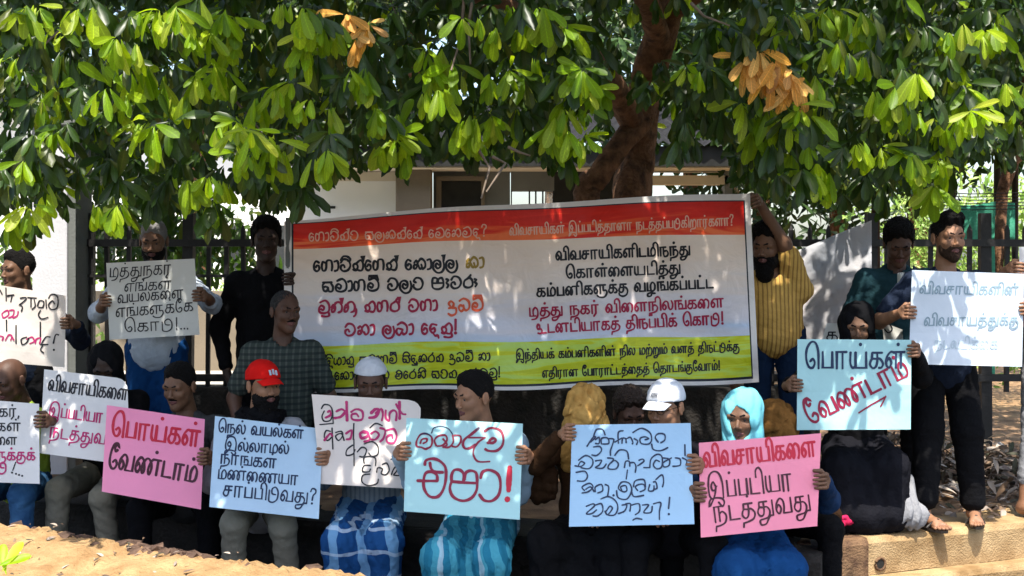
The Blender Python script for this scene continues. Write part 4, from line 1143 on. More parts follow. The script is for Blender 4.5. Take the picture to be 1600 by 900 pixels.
tree_base = P(962, 700, 9.5); tree_base[2] = 0
tree = empty("broadleaf_tree", tuple(tree_base)); tag(tree, "large red-barked broadleaf tree whose leafy crown overhangs the whole crowd", "tree")
def tpart(mb, name, m, smooth=True):
    mb.v = [tuple(np.array(v)-tree_base) for v in mb.v]; return mb.build(name, m, tree, smooth=smooth)
def bumpy(pts, rad, seg=20, amp=.055):
    mb = MB(); c = [tuple(q) for q in catmull([tuple(p) for p in pts], 6)]
    r = np.interp(np.linspace(0, 1, len(c)), np.linspace(0, 1, len(rad)), rad)
    mb.tube(c, list(r), seg); out = []
    for i, v in enumerate(mb.v):
        k = i//seg; ctr = np.array(c[min(k, len(c)-1)]); d = np.array(v)-ctr; th = (i % seg)/seg*6.283
        out.append(tuple(ctr+d*(1+amp*math.sin(3*th+k*.3)+amp*.6*math.sin(7*th-k*.5)+random.uniform(-amp, amp)*.3)))
    mb.v = out; return mb
b0 = np.array([tree_base[0]+.08, 9.55, -.1])
tpart(bumpy([b0, P(985, 330, 9.5), P(998, 250, 9.5), P(1003, 180, 9.45), P(1015, 110, 9.3), P(1038, 40, 9.1), P(1062, -60, 8.9)], [.26, .15, .12, .12, .13, .11, .09]), "trunk", M_BARK)
tpart(bumpy([b0+[-.12, -.10, .1], P(918, 330, 9.25), P(936, 275, 9.2), P(970, 225, 9.2), P(1004, 180, 9.3), P(1018, 120, 9.3)], [.2, .10, .085, .08, .10, .08]), "limb", M_BARK)
tpart(bumpy([P(1000, 210, 9.4), P(930, 100, 8.6), P(800, 20, 7.6), P(620, -90, 6.6), P(400, -150, 6.0), P(150, -180, 5.9)], [.10, .09, .07, .06, .045, .03], 10), "limb", M_BARK)
tpart(bumpy([P(1040, 20, 9.1), P(1150, -60, 8.2), P(1300, -120, 7.2), P(1500, -160, 6.6), P(1750, -200, 6.4)], [.10, .08, .06, .05, .03], 10), "limb", M_BARK)
tpart(bumpy([P(1030, 60, 9.1), P(980, -80, 7.8), P(900, -170, 6.4), P(860, -250, 5.2), P(850, -330, 4.4)], [.09, .08, .06, .045, .03], 10), "limb", M_BARK)

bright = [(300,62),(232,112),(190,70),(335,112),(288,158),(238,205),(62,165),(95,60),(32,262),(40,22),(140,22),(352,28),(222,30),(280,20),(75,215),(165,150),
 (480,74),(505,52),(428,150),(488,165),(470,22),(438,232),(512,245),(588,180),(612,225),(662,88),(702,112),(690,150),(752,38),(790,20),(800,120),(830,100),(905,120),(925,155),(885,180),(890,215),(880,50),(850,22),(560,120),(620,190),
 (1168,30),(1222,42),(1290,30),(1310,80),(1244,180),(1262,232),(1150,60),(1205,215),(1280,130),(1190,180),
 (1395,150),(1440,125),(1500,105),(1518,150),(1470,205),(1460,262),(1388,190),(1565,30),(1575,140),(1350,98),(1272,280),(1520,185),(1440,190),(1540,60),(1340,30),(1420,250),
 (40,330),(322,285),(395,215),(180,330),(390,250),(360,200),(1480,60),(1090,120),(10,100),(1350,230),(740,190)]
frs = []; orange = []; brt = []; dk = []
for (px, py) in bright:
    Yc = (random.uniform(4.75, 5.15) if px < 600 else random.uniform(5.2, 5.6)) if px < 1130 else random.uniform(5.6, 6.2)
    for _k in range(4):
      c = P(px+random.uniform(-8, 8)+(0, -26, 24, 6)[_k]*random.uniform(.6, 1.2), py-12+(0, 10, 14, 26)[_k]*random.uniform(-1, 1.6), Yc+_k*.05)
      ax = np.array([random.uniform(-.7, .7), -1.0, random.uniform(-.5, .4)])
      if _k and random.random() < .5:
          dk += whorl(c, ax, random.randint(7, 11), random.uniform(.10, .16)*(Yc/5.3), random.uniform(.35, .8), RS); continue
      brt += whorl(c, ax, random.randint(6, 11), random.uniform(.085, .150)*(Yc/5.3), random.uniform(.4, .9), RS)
for (px, py) in ((1168, 100), (1200, 112), (1232, 118), (1185, 85), (1215, 95), (1245, 135)):
    c = P(px, py-8, 5.75); orange += whorl(c, np.array([0, -1, -.5]), 9, .15, .55, RS)
for (px, py) in ((540, 30), (575, 45), (555, 65)):
    c = P(px, py-5, 5.2); orange += whorl(c, np.array([0, -1, -.5]), 8, .10, .55, RS)
brt.sort(key=lambda f: -f[2]/f[0][1])
near = brt[:250]; near_o = orange[:50]
lm = [mesh_np("leaf", V, Q, M_LF, smooth=True) for V, Q in LEAFV]; lmo = [mesh_np("leaf", V, Q, M_LO, smooth=True) for V, Q in LEAFV]
for lst, ms in ((near, lm), (near_o, lmo)):
    for i, (c, R, s) in enumerate(lst):
        o = bpy.data.objects.new("leaf", ms[i % 4])
        M4 = Matrix.Identity(4)
        for a in range(3):
            for b in range(3): M4[a][b] = R[a, b]*s
        M4.translation = Vector(c-tree_base); o.matrix_local = M4; o.parent = tree; COL.objects.link(o)
V1, Q1 = merge_leaves(brt[250:], LEAFV, RS); U1 = merge_leaves.uv
V3, Q3 = merge_leaves(orange[50:], LEAFV, RS); U3 = merge_leaves.uv
for me_, (V_, _q) in zip(lm+lmo, LEAFV+LEAFV): leaf_attr(me_, uv_of(V_))
# the body of the crown
lbx = [-400, 0, 60, 120, 330, 345, 450, 540, 700, 860, 1020, 1130, 1180, 1300, 1470, 1500, 1620, 2000]
lby = [330, 345, 325, 348, 348, 270, 318, 250, 232, 250, 215, 222, 292, 300, 300, 235, 225, 230]
n_ = 0
def crown(n, zr, dy, Lr, screen=True, back=12.5):
    k = 0; out = []
    while k < n:
        X = random.uniform(-5.8, 5.8); z = random.uniform(*zr)
        yf = (5.45 if X < 1.3 else 6.25)-(z-2.0)*.445+dy
        Yc = yf+(back-yf)*random.random()**1.5
        px = X/Yc*F+800; py = HOR-(z-CZ)/Yc*F
        if screen and py > np.interp(px, lbx, lby)+random.uniform(-16, 6): continue
        if Yc < 9.2 and ((882 < px < 1042 and py > 150) or (970 < px < 1070 and py < 120)) and random.random() < .95: continue
        if -3.55 < X < -2.75 and 6.9 < Yc+(z-1)*.445 < 9.2: continue  # gap shaped so the sun reaches the gate pillar
        k += 1
        out += whorl(np.array([X, Yc, z]), np.array([random.uniform(-.8, .8), -1.0, random.uniform(-.6, .6)]), random.randint(7, 10), random.uniform(*Lr), random.uniform(.4, .8), RS)
    return out
dk += crown(3500, (1.7, 3.1), .42, (.10, .155))
n_vis = len(dk)
def roof(n, x0, x1, y0, y1, z0, z1, L):  # leaf layer mostly above the view, added and shaped to cast shade
    out = []
    for _ in range(n):
        c = np.array([random.uniform(x0, x1), random.uniform(y0, y1), random.uniform(z0, z1)]); c[1] -= (c[2]-3.4)*.445
        if -3.6 < c[0] < -2.7 and 6.9 < c[1]+(c[2]-1)*.445 < 9.2: continue
        out += whorl(c, np.array([random.uniform(-.8, .8), -.4, random.uniform(.3, .8)]), 9, L*random.uniform(.8, 1.1), random.uniform(.1, .35), RS)
    return out
dk += roof(2300, -5.6, 1.35, 4.92, 11, 3.3, 4.1, .19)
dk += roof(260, -4.2, -.9, 4.72, 5.3, 3.2, 3.9, .19)
dk += roof(260, -2.4, 1.6, 5.2, 6.6, 3.3, 4.1, .19)
dk += roof(800, 1.35, 5.6, 5.75, 11, 3.3, 4.1, .19)
dk += roof(300, -1.05, 1.50, 4.05, 4.66, 3.05, 3.6, .19)
V2, Q2 = merge_leaves(dk, LEAFS, RS); U2 = merge_leaves.uv
V, Q = join([(V2, Q2), (V1, Q1), (V3, Q3)])
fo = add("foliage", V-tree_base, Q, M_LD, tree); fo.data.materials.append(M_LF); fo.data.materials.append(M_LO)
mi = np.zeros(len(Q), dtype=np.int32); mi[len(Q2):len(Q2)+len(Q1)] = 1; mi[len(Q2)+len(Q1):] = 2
# a share of the crown's leaves take the sunlit tone
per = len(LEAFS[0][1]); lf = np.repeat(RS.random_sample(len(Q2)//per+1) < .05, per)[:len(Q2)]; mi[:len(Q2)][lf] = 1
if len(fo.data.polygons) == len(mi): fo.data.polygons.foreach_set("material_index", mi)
fo["kind"] = "stuff"; leaf_attr(fo.data, np.concatenate([U2, U1, U3]))
# thin bare twigs
tw = MB()
for _ in range(70):
    c = dk[random.randrange(len(dk))][0]
    if c[1] > 7.5: continue
    e = c+np.array([random.uniform(-.3, .3), random.uniform(-.1, .35), random.uniform(.15, .5)]); m_ = (c+e)/2+np.random.RandomState(_).uniform(-.05, .05, 3)
    tw.tube([tuple(c), tuple(m_), tuple(e)], [.003, .005, .008], 5)
for a, b, c in (((1080, 5), (1100, 25), (1140, 40)), ((725, 0), (720, 60), (705, 110)), ((738, 0), (732, 40), (735, 100)), ((770, 245), (790, 255), (760, 300)), ((745, 230), (765, 262), (752, 310)), ((795, 230), (812, 238), (828, 243))):
    tw.tube([tuple(P(*a, 5.6)), tuple(P(*b, 5.55)), tuple(P(*c, 5.5))], [.008, .006, .004], 6)
tw.v = [tuple(np.array(v)-tree_base) for v in tw.v]; t_o = tw.build("twigs", M_TWIG, tree, smooth=True); t_o["kind"] = "stuff"

# trees and shrubs beyond the fence
def bush(name, label, cat, x, y, r, zc, n, L, m, trunk=True, seed=0, group=None, z0=0.0, flat=.8):
    rs = np.random.RandomState(seed); root = empty(name, (x, y, z0)); tag(root, label, cat, group)
    if trunk:
        mb = MB(); mb.tube([(0, 0, -.1), (.1, 0, zc*.5), (0, .1, zc)], [.05*r+.05, .04*r+.04, .04], 8); mb.build("trunk", M_BARK, root, smooth=True)
    lob = [np.array([rs.uniform(-.6, .6)*r, rs.uniform(-.6, .6)*r, zc+rs.uniform(-.5, .6)*r*flat]) for _ in range(9)]
    fr = []
    for i in range(n):
        l = lob[rs.randint(9)]; d = rs.normal(size=3); d /= np.linalg.norm(d); c = l+d*r*.5*rs.uniform(.6, 1)*np.array([1, 1, flat])
        if c[2] < .02: c[2] = rs.uniform(.02, .3)
        fr.append((c, frame(rs.normal(size=3)+[0, -.2, -.5], d*.5+np.array([rs.uniform(-.5, .5), -.5, .6])), L*rs.uniform(.6, 1.2)))
    V, Q = merge_leaves(fr, LEAFS[:2], rs); c = add("crown", V, Q, m, root); c["kind"] = "stuff"
    return root
k = 0
for (px, y, r, zc, n, L, lab) in ((-40, 15, 2.6, 4.2, 1700, .30, "far left dark tree behind the pale gate pillar"), (300, 17, 2.8, 5.0, 1900, .32, "dark tree behind the fence above the second placard"),
        (640, 19, 3.0, 6.0, 1900, .34, "dark tree rising behind the guard house roof, left of the big trunk"), (860, 20, 3.2, 6.2, 2000, .34, "dark tree straight behind the guard house"),
        (1180, 16.5, 2.4, 3.6, 2200, .24, "dark tree behind the raised arm of the man in yellow"), (1300, 15, 2.2, 2.9, 2400, .20, "dense dark tree above the grey plastic sheet"),
        (1420, 14.5, 2.0, 3.6, 1900, .22, "dark tree behind the bowed curly-haired man"), (1130, 20, 3.2, 6.0, 1900, .34, "tall dark tree right of the guard house"),
        (1560, 19, 3.0, 5.6, 2000, .30, "dark tree high above the green shade net"), (1750, 16, 2.6, 3.9, 1600, .26, "dark tree at the far right edge"), (480, 33, 4.0, 8.0, 1700, .5, "tall tree standing behind the white building"), (1070, 17.3, 2.0, 4.1, 1900, .26, "rounded dark tree just behind the guard house roof, right of the big trunk")):
    bush("background_tree", lab, "tree", Px(px, y), y, r, zc, n, L, M_LB, seed=k, group="trees beyond the fence"); k += 1
for (px, y, r, zc, n, L, lab) in ((10, 12, .9, .9, 900, .12, "bright sunlit shrub left of the gate pillar"), (1500, 13.5, 1.2, 1.4, 2600, .09, "sunny yellow-green shrub around the green shade net"), (1590, 13, 1.1, 1.5, 2300, .09, "sunny shrub behind the right end of the shade net"),
        (1430, 12.5, .55, 1.0, 1200, .08, "small sunny shrub between the two men on the right"), (365, 22, .8, .7, 700, .14, "low green shrub seen through the fence left of the banner"), (1640, 11.5, 1.1, 1.0, 1400, .09, "sunny shrub at the right edge behind the fence"), (230, 21, .9, .8, 700, .14, "low green shrub behind the man with the headcloth"), (1075, 17.2, .9, 1.6, 1000, .1, "green shrub seen under the beam of the guard house"), (165, 11.5, .6, 1.35, 420, .16, "loose shrub behind the fence left of the greyish white placard"), (335, 12, .6, 1.45, 420, .16, "loose shrub behind the fence right of the greyish white placard"), (250, 10.6, .5, 1.5, 350, .15, "loose shrub right behind the head above the greyish placard")):
    bush("shrub", lab, "shrub", Px(px, y), y, r, zc, n, L, M_LD if "loose" in lab else M_LY, trunk=False, seed=k, group="shrubs beyond the fence"); k += 1
# small reddish tree on the right edge
st = empty("small_tree", tuple(P(1575, 600, 10.6)*[1, 1, 0])); tag(st, "small bare reddish trunk at the right edge behind the fence", "tree")
sb = np.array(st.location)
mb = MB(); mb.tube([tuple(np.array(P(*q))-sb) for q in ((1562, 560, 10.6), (1562, 380, 10.6), (1566, 300, 10.6), (1582, 250, 10.6), (1590, 200, 10.6), (1600, 120, 10.6))], [.05, .045, .05, .06, .05, .03], 8); mb.build("trunk", M_BARK, st, smooth=True)
mb = MB(); mb.tube([tuple(np.array(P(*q))-sb) for q in ((1582, 250, 10.6), (1615, 235, 10.6), (1660, 180, 10.6))], [.045, .035, .02], 8); mb.build("branch", M_BARK, st, smooth=True)
mb = MB(); mb.tube([tuple(np.array(P(*q))-sb) for q in ((1590, 210, 10.6), (1570, 190, 10.5), (1545, 140, 10.4))], [.03, .025, .015], 8); mb.build("branch", M_BARK, st, smooth=True)

# dry leaf litter and rubbish on the verge under the fence
fr = []; frd = []
for i in range(5200):
    x = RS.uniform(1.6, 4.6) if i % 5 else RS.uniform(1.55, 4.2); y = RS.normal(8.1, .34) if i % 5 else RS.uniform(6.7, 8.6)
    if y < 6.9 and RS.rand() < .7: continue
    h = .30*math.exp(-((y-8.15)/.30)**2)*(.7+.3*math.sin(3*x))
    c = np.array([x, y, RS.uniform(0.003, .02+max(h, 0))])
    (frd if i % 3 else fr).append((c, frame(RS.normal(size=3)*[1, 1, .45], np.array([RS.uniform(-.7, .7), RS.uniform(-.9, .3), 1])), RS.uniform(.05, .13)))
M_LIT = leaf_mat("dry_litter", [(.05, .035, .025), (.16, .10, .06), (.30, .26, .22), (.09, .06, .045), (.03, .035, .02)], .1, (.3, .2, .1), .7)
V, Q = merge_leaves(fr+frd, LEAFS, RS); o = add("leaf_litter", V, Q, M_LIT); tag(o, "dry fallen leaves heaped below the fence on the right", "leaf litter", kind="stuff")
fr = []
for _ in range(150):
    c = crs[random.randrange(0, int(len(crs)*.62))]; t = random.random()*.35
    fr.append((np.array([c[0]+random.uniform(-.1, .1), c[1]-1.9*t+.05, c[2]+.022-(c[2]+.46)*(t**1.25)]), frame(RS.normal(size=3)*[1, 1, .1], np.array([RS.uniform(-.4, .4), -.5, 1])), RS.uniform(.015, .05)))
V, Q = merge_leaves(fr, LEAFS, RS); o = add("bank_litter", V, Q, M_LIT); tag(o, "scraps of dry leaf scattered over the sandy bank", "leaf litter", kind="stuff")
fr = [(P(px, py, Y)+[0, 0, 0], frame(np.array([math.cos(a), .3, math.sin(a)]), np.array([0, -1, .6])), .12) for px, py, Y, a in ((4, 893, 4.7, 1.2), (-4, 885, 4.7, .3), (10, 898, 4.7, 1.9))]
V, Q = merge_leaves(fr, LEAFV, RS); b_ = P(4, 893, 4.7); o = add("weed", V, Q, M_LF, base=b_); o.location = tuple(b_); tag(o, "small bright green weed on the sandy bank in the left corner", "plant")
# ------------------------------------------------------------------ banner
random.seed(3)
bl_ = [0, .028, .2, .74, .965, .978, 1.0]
def by_left(b): return np.interp(b, bl_, [345, 349, 389, 540, 604, 607, 612])
def by_right(b): return np.interp(b, bl_, [302, 312, 366, 523, 587, 591, 597])
class Banner:
    def px(s, u, b):
        x0 = 444; x1 = 1172+14*b
        if u > .9 and b > .9: pass
        x = x0+(x1-x0)*u; y = by_left(b)*(1-u)+by_right(b)*u-5*math.sin(math.pi*u)*(1-b)+3*math.sin(math.pi*u)*b+1.6*math.sin(4*math.pi*u+.6)*(1-b)+2.2*math.sin(5*math.pi*u)*b
        return x, y
    def Y(s, u, b):
        d = .026*math.sin(9*u+2*b)+.016*math.sin(21*u-6*b+1)+.007*math.sin(44*u+9*b+2*math.sin(5*b))
        d += .030*math.exp(-((b-.25-.9*u)/.05)**2)*math.exp(-u*6)+.022*math.exp(-((b-.06-.5*u)/.05)**2)*math.exp(-u*5)
        d += .018*math.exp(-((b-.62-.25*(u-.5))/.06)**2)*math.exp(-((u-.6)/.3)**2)-.020*math.exp(-((1-u)*1.2+b-.35)**2/.02)
        d += .016*math.sin(30*(u-1)+14*b)*math.exp(-(1-u)*9)
        return 7.35-.28*u+d
    def uv(s, x, y):
        u = v = .5
        for _ in range(12):
            ex = s.px(u, v); h = 1e-3
            a = s.px(u+h, v); c = s.px(u, v+h)
            J = np.array([[(a[0]-ex[0])/h, (c[0]-ex[0])/h], [(a[1]-ex[1])/h, (c[1]-ex[1])/h]])
            du = np.linalg.solve(J, [x-ex[0], y-ex[1]]); u += du[0]; v += max(-.2, min(.2, du[1]))
        return u, v
    def point(s, x, y, off=0.0):
        u, v = s.uv(x, y); return P(x, y, s.Y(u, v)-off-.001)
bn = Banner()
us = np.linspace(0, 1, 121); bs = sorted(set(list(np.linspace(0, 1, 41))+bl_))
bbase = P(815, 460, 7.2)
V = [P(*bn.px(u, b), bn.Y(u, b))-bbase for b in bs for u in us]; W = len(us)
Q = [(j*W+i, (j+1)*W+i, (j+1)*W+i+1, j*W+i+1) for j in range(len(bs)-1) for i in range(W-1)]
def banner_mat():
    m = bpy.data.materials.new("banner_print"); m.use_nodes = True; nt = m.node_tree; N = nt.nodes; L = nt.links; b = N["Principled BSDF"]
    uv = N.new("ShaderNodeUVMap"); uv.uv_map = "print"; sp = N.new("ShaderNodeSeparateXYZ"); L.new(uv.outputs[0], sp.inputs[0])
    def noise(sx, sy, sc, dist=1.0):
        mp = N.new("ShaderNodeMapping"); mp.inputs["Scale"].default_value = (sx, sy, 1); mp.inputs["Rotation"].default_value = (0, 0, .25); L.new(uv.outputs[0], mp.inputs[0])
        n = N.new("ShaderNodeTexNoise"); n.inputs["Scale"].default_value = sc; n.inputs["Detail"].default_value = 2; n.inputs["Distortion"].default_value = dist; L.new(mp.outputs[0], n.inputs[0]); return n.outputs[0]
    def ramp(fac, els, interp='LINEAR'):
        r = N.new("ShaderNodeValToRGB"); r.color_ramp.interpolation = interp; cr = r.color_ramp
        while len(cr.elements) > 1: cr.elements.remove(cr.elements[-1])
        cr.elements[0].position = els[0][0]; cr.elements[0].color = (*els[0][1], 1)
        for p, c in els[1:]: e = cr.elements.new(p); e.color = (*c, 1)
        L.new(fac, r.inputs[0]); return r.outputs[0]
    def mix(f, a, c):
        x = N.new("ShaderNodeMix"); x.data_type = 'RGBA'; L.new(f, x.inputs[0]); L.new(a, x.inputs[6]); L.new(c, x.inputs[7]); return x.outputs[2]
    def math_(op, a, v=None, c=None):
        x = N.new("ShaderNodeMath"); x.operation = op; L.new(a, x.inputs[0])
        if c is not None: L.new(c, x.inputs[1])
        else: x.inputs[1].default_value = v
        return x.outputs[0]
    red = ramp(math_('ADD', math_('MULTIPLY', sp.outputs[1], 2.6), c=noise(3, 9, 1.6, 1.5)), [(.55, (.62, .014, .006)), (.80, (.72, .02, .008)), (.93, (.82, .09, .02)), (1.0, (.88, .17, .05))])
    mid = ramp(math_('ADD', sp.outputs[1], c=math_('MULTIPLY', noise(1.5, 6, 1.2, 2.0), .35)), [(.35, (.86, .68, .54)), (.62, (.80, .68, .60)), (.82, (.70, .67, .72)), (.95, (.54, .64, .80))])
    grn = ramp(noise(2.5, 8, 2.0, 2.0), [(.40, (.52, .56, .012)), (.50, (.62, .66, .02)), (.56, (.55, .72, .10)), (.70, (.52, .72, .16))])
    white = N.new("ShaderNodeRGB"); white.outputs[0].default_value = (.75, .70, .66, 1); black = N.new("ShaderNodeRGB"); black.outputs[0].default_value = (.015, .02, .03, 1)
    gt = lambda s, v: math_('GREATER_THAN', s, v)
    c = mix(gt(sp.outputs[1], .2), red, mid); c = mix(gt(sp.outputs[1], .74), c, grn); c = mix(gt(sp.outputs[1], .965), c, black.outputs[0])
    # thin dark outline at both ends and along the top, then the white hem
    edge = math_('MAXIMUM', math_('LESS_THAN', sp.outputs[0], .020), c=math_('MAXIMUM', gt(sp.outputs[0], .985), c=math_('LESS_THAN', sp.outputs[1], .034)))
    c = mix(edge, c, black.outputs[0])
    hem = math_('MAXIMUM', math_('LESS_THAN', sp.outputs[0], .016), c=math_('MAXIMUM', gt(sp.outputs[0], .988), c=math_('MAXIMUM', gt(sp.outputs[1], .978), c=math_('LESS_THAN', sp.outputs[1], .028))))
    c = mix(hem, c, white.outputs[0]); L.new(c, b.inputs["Base Color"]); b.inputs["Roughness"].default_value = .5; b.inputs["Specular IOR Level"].default_value = .35
    n2 = N.new("ShaderNodeTexNoise"); n2.inputs["Scale"].default_value = 7; n2.inputs["Detail"].default_value = 4; n2.inputs["Distortion"].default_value = .6; tc = N.new("ShaderNodeTexCoord"); L.new(tc.outputs["Object"], n2.inputs[0])
    bp = N.new("ShaderNodeBump"); bp.inputs["Strength"].default_value = .5; bp.inputs["Distance"].default_value = .035; L.new(n2.outputs[0], bp.inputs["Height"]); L.new(bp.outputs[0], b.inputs["Normal"])
    t = N.new("ShaderNodeBsdfTranslucent"); L.new(c, t.inputs[0]); mx = N.new("ShaderNodeMixShader"); mx.inputs[0].default_value = .12
    L.new(b.outputs[0], mx.inputs[1]); L.new(t.outputs[0], mx.inputs[2]); L.new(mx.outputs[0], N["Material Output"].inputs[0])
    return m
banner = add("banner", V, Q, banner_mat()); banner.location = tuple(bbase)
uvl = banner.data.uv_layers.new(name="print")
li = np.empty(len(banner.data.loops), dtype=np.int32); banner.data.loops.foreach_get("vertex_index", li)
UV = np.array([(u, b) for b in bs for u in us], dtype=np.float32); uvl.data.foreach_set("uv", UV[li].ravel())
tag(banner, "wide printed cloth banner with a red band above and a green band below", "banner")
def btext(name, col, items):
    p = Pen(bn)
    for (t, a, b, xh, w_) in items: p.text(t, a, b, xh, w_)
    return p.build(name, ink(col[0], col[1]), banner, bbase)
PINKW = ("banner_pale", (.78, .42, .30)); BK = ("black", BLACK); MAG = ("banner_crimson", (.34, .010, .05)); GOLD = ("banner_gold", (.30, .19, .03)); ORG = ("banner_orange", (.66, .10, .04))
btext("headline", PINKW, [("ගොවීන්ට සලකන්නේ මෙහෙමද?", (482, 377), (762, 369), 12, 2.0), ("விவசாயிகள் இப்படித்தானா நடத்தப்படுகிறார்களா?", (796, 368), (1147, 352), 11, 1.9)])
btext("lettering", BK, [("ගොවීන්ගෙන් කොල්ල", (489, 424), (716, 420), 15, 3.6), ("සමාගම් වලට පැවරූ", (502, 456), (746, 449), 15, 3.6),
      ("விவசாயிகளிடமிருந்து", (868, 407), (1080, 398), 13, 3.0), ("கொள்ளையடித்து", (884, 435), (1065, 427), 13, 3.0), ("கம்பனிகளுக்கு வழங்கப்பட்ட", (838, 464), (1116, 450), 13, 3.0)])
btext("lettering", GOLD, [("කා", (727, 419), (757, 418), 15, 3.6)])
btext("lettering", MAG, [("මුත්තු නගර් වගා", (496, 489), (684, 485), 15, 3.6), ("වහා ලබා දෙනු!", (537, 524), (716, 521), 15, 3.6),
      ("முத்து நகர் விளைநிலங்களை", (826, 495), (1132, 480), 13, 2.8), ("உடனடியாகத் திருப்பிக் கொடு!", (838, 521), (1132, 506), 13, 2.8)])
btext("lettering", ORG, [("ඉඩම්", (698, 486), (756, 484), 15, 3.6)])
btext("small_print", BK, [("ඉන්දියානු සමාගම් සිදුකරන ඉඩම් හා", (484, 571), (766, 563), 11, 2.3), ("ධන කොල්ලයට එරෙහි සටන අරඹමු!", (487, 594), (783, 589), 11, 2.3),
      ("இந்தியக் கம்பனிகளின் நில மற்றும் வளத் திருட்டுக்கு", (806, 562), (1156, 548), 10, 2.1), ("எதிரான போராட்டத்தைத் தொடங்குவோம்!", (847, 590), (1126, 578), 10, 2.1)])
# white sleeve with the pole at the banner's left end
g = MB(); g.tube([P(450, 340, 7.37), P(449, 500, 7.37), P(447, 615, 7.38)], .014, 8); o = g.build("banner_pole", M_GREYP, smooth=True); tag(o, "thin pole carrying the left end of the banner", "pole")

# ------------------------------------------------------------------ placards
def card(name, col, rough=.6):
    return mat("card_"+name, col, rough=rough, noise=.04, nscale=5, bump=.25, bscale=9, spec=.35, trans=.18)
C_WHITE = card("white", (.74, .73, .72)); C_CREAM = card("cream", (.80, .72, .66)); C_GREYW = card("grey_white", (.66, .66, .62)); C_BLUE = card("blue", (.38, .60, .80)); C_CYAN = card("aqua", (.42, .70, .72))
C_PINK = card("pink", (.90, .30, .42)); C_PINKM = card("mauve_pink", (.88, .30, .48)); C_ICE = card("ice", (.72, .80, .88)); C_BLUEP = card("light_blue", (.48, .66, .82))
def pl(label, sh, m, layers, corner=None):
    o, base = placard(label, sh, m, corner=corner)
    for nm, (cn, cc), fn in layers:
        p = Pen(sh); fn(p); p.build(nm, ink(cn, cc), o, base)
    return o
cBK = ("black", BLACK); cNV = ("navy", NAVY); cRD = ("red", RED); cPU = ("purple_red", PURPLE); cCR = ("crimson", CRIM); cMG = ("magenta", (.40, .015, .12))

S1 = Sheet((-48, 438), (103, 462), (101, 574), (-48, 562), 7.52, 7.52)
z1 = (0, 430, 120, 580)
pl("cream placard with black and pink writing beside the gate pillar", S1, C_CREAM, [
 ("lettering", cBK, lambda p: p.trace("L 55,120 58,240|L 0,140 20,180|C 70,200 110,190 100,250|L 70,190 130,185|C 180,280 240,230 240,210 190,215|C 190,280 210,300 200,340|L 260,210 340,215|L 290,215 290,300|C 320,230 330,290 300,320|C 350,290 370,240 410,250 400,300 360,300|L 430,230 435,310|C 455,215 480,180 530,190 545,250 530,310 480,320 455,280 490,240 510,270|C 380,330 360,370 390,410 450,395|L 150,470 150,640|L 378,440 378,580|C 250,580 200,600 210,650 250,630 270,590|C 390,640 430,580 470,580|L 380,650 450,650|C 400,660 380,700 410,730|C 500,640 520,560 550,560|D 505,700|L 60,420 62,525", z1, 720, 2.2)),
 ("lettering", cMG, lambda p: p.trace("C 30,400 20,360 70,330 80,370 40,400|C 90,330 130,330 120,380 80,400|C 120,400 160,380 170,340|C 0,570 30,580 20,610|C 50,610 80,560 110,570 100,610|L 110,570 130,610|C 250,600 300,580 320,620 280,640|C 330,640 340,600 380,590 370,640|C -60,560 -30,600 -60,640", z1, 720, 2.4))])
S2 = Sheet((166, 411), (304, 404), (312, 523), (171, 531), 7.35, 7.35)
def s2(p):
    p.text("முத்துநகர்", (170, 434), (268, 428), 14, 1.8, .25, .15); p.text("எங்கள்", (193, 456), (268, 452), 12, 1.8, .3, .15); p.text("வயல்களை", (183, 474), (287, 465), 12, 1.8, .3, .1)
    p.text("எங்களுக்கே", (180, 496), (303, 486), 13, 1.9, .25, .1); p.text("கொடு!...", (194, 519), (296, 514), 13, 1.9, .25)
pl("greyish white placard with five lines of black Tamil writing, held before the fence", S2, C_GREYW, [("lettering", cBK, s2)])
S3 = Sheet((-55, 622), (61, 631), (62, 756), (-55, 752), 6.75, 6.70, Yb=-.16)
pl("white placard at the left edge with black lines and one red line", S3, C_WHITE, [
 ("lettering", cBK, lambda p: (p.text("முத்து நகர்,", (-80, 651), (31, 651), 12, 2.2, .1), p.text("எங்கள்", (-46, 673), (33, 674), 12, 2.2, .1), p.text("வயல்களை", (-70, 694), (27, 695), 11, 2.2, .1), p.text("!...", (15, 738), (37, 745), 12, 2.2))),
 ("lettering", cMG, lambda p: (p.text("எங்களுக்குக்", (-60, 719), (56, 719), 12, 2.6, .1), p.text("கொடு", (-48, 740), (12, 738), 12, 2.6, .1)))])
S4 = Sheet((69, 577), (199, 592), (203, 727), (62, 708), 6.88, 6.84, Yb=-.22, bulge=.02)
def s4r(p):
    p.text("இப்படியா", (75, 650), (160, 661), 14, 2.4, .15); p.text("நடத்துவது", (76, 683), (186, 698), 15, 2.5, .15)
pl("white placard, one black line over two crimson lines, above the left khaki trousers", S4, C_WHITE, [("lettering", cBK, lambda p: p.text("விவசாயிகளை", (74, 610), (199, 626), 16, 2.6, .12)), ("lettering", cMG, s4r)], corner=(1, 0, .12))
S5 = Sheet((167, 633), (320, 655), (314, 796), (159, 768), 6.66, 6.58, Yb=-.26)
pl("pink placard with a red word above a black word, left of the red cap", S5, C_PINKM, [
 ("lettering", cRD, lambda p: p.text("பொய்கள்", (172, 681), (312, 699), 24, 4.0, .1)), ("lettering", ("plum", (.05, .008, .02)), lambda p: p.text("வேண்டாம்", (167, 731), (307, 755), 24, 3.9, .1))])
S6 = Sheet((336, 650), (505, 670), (498, 811), (327, 792), 6.38, 6.32, Yb=-.24)
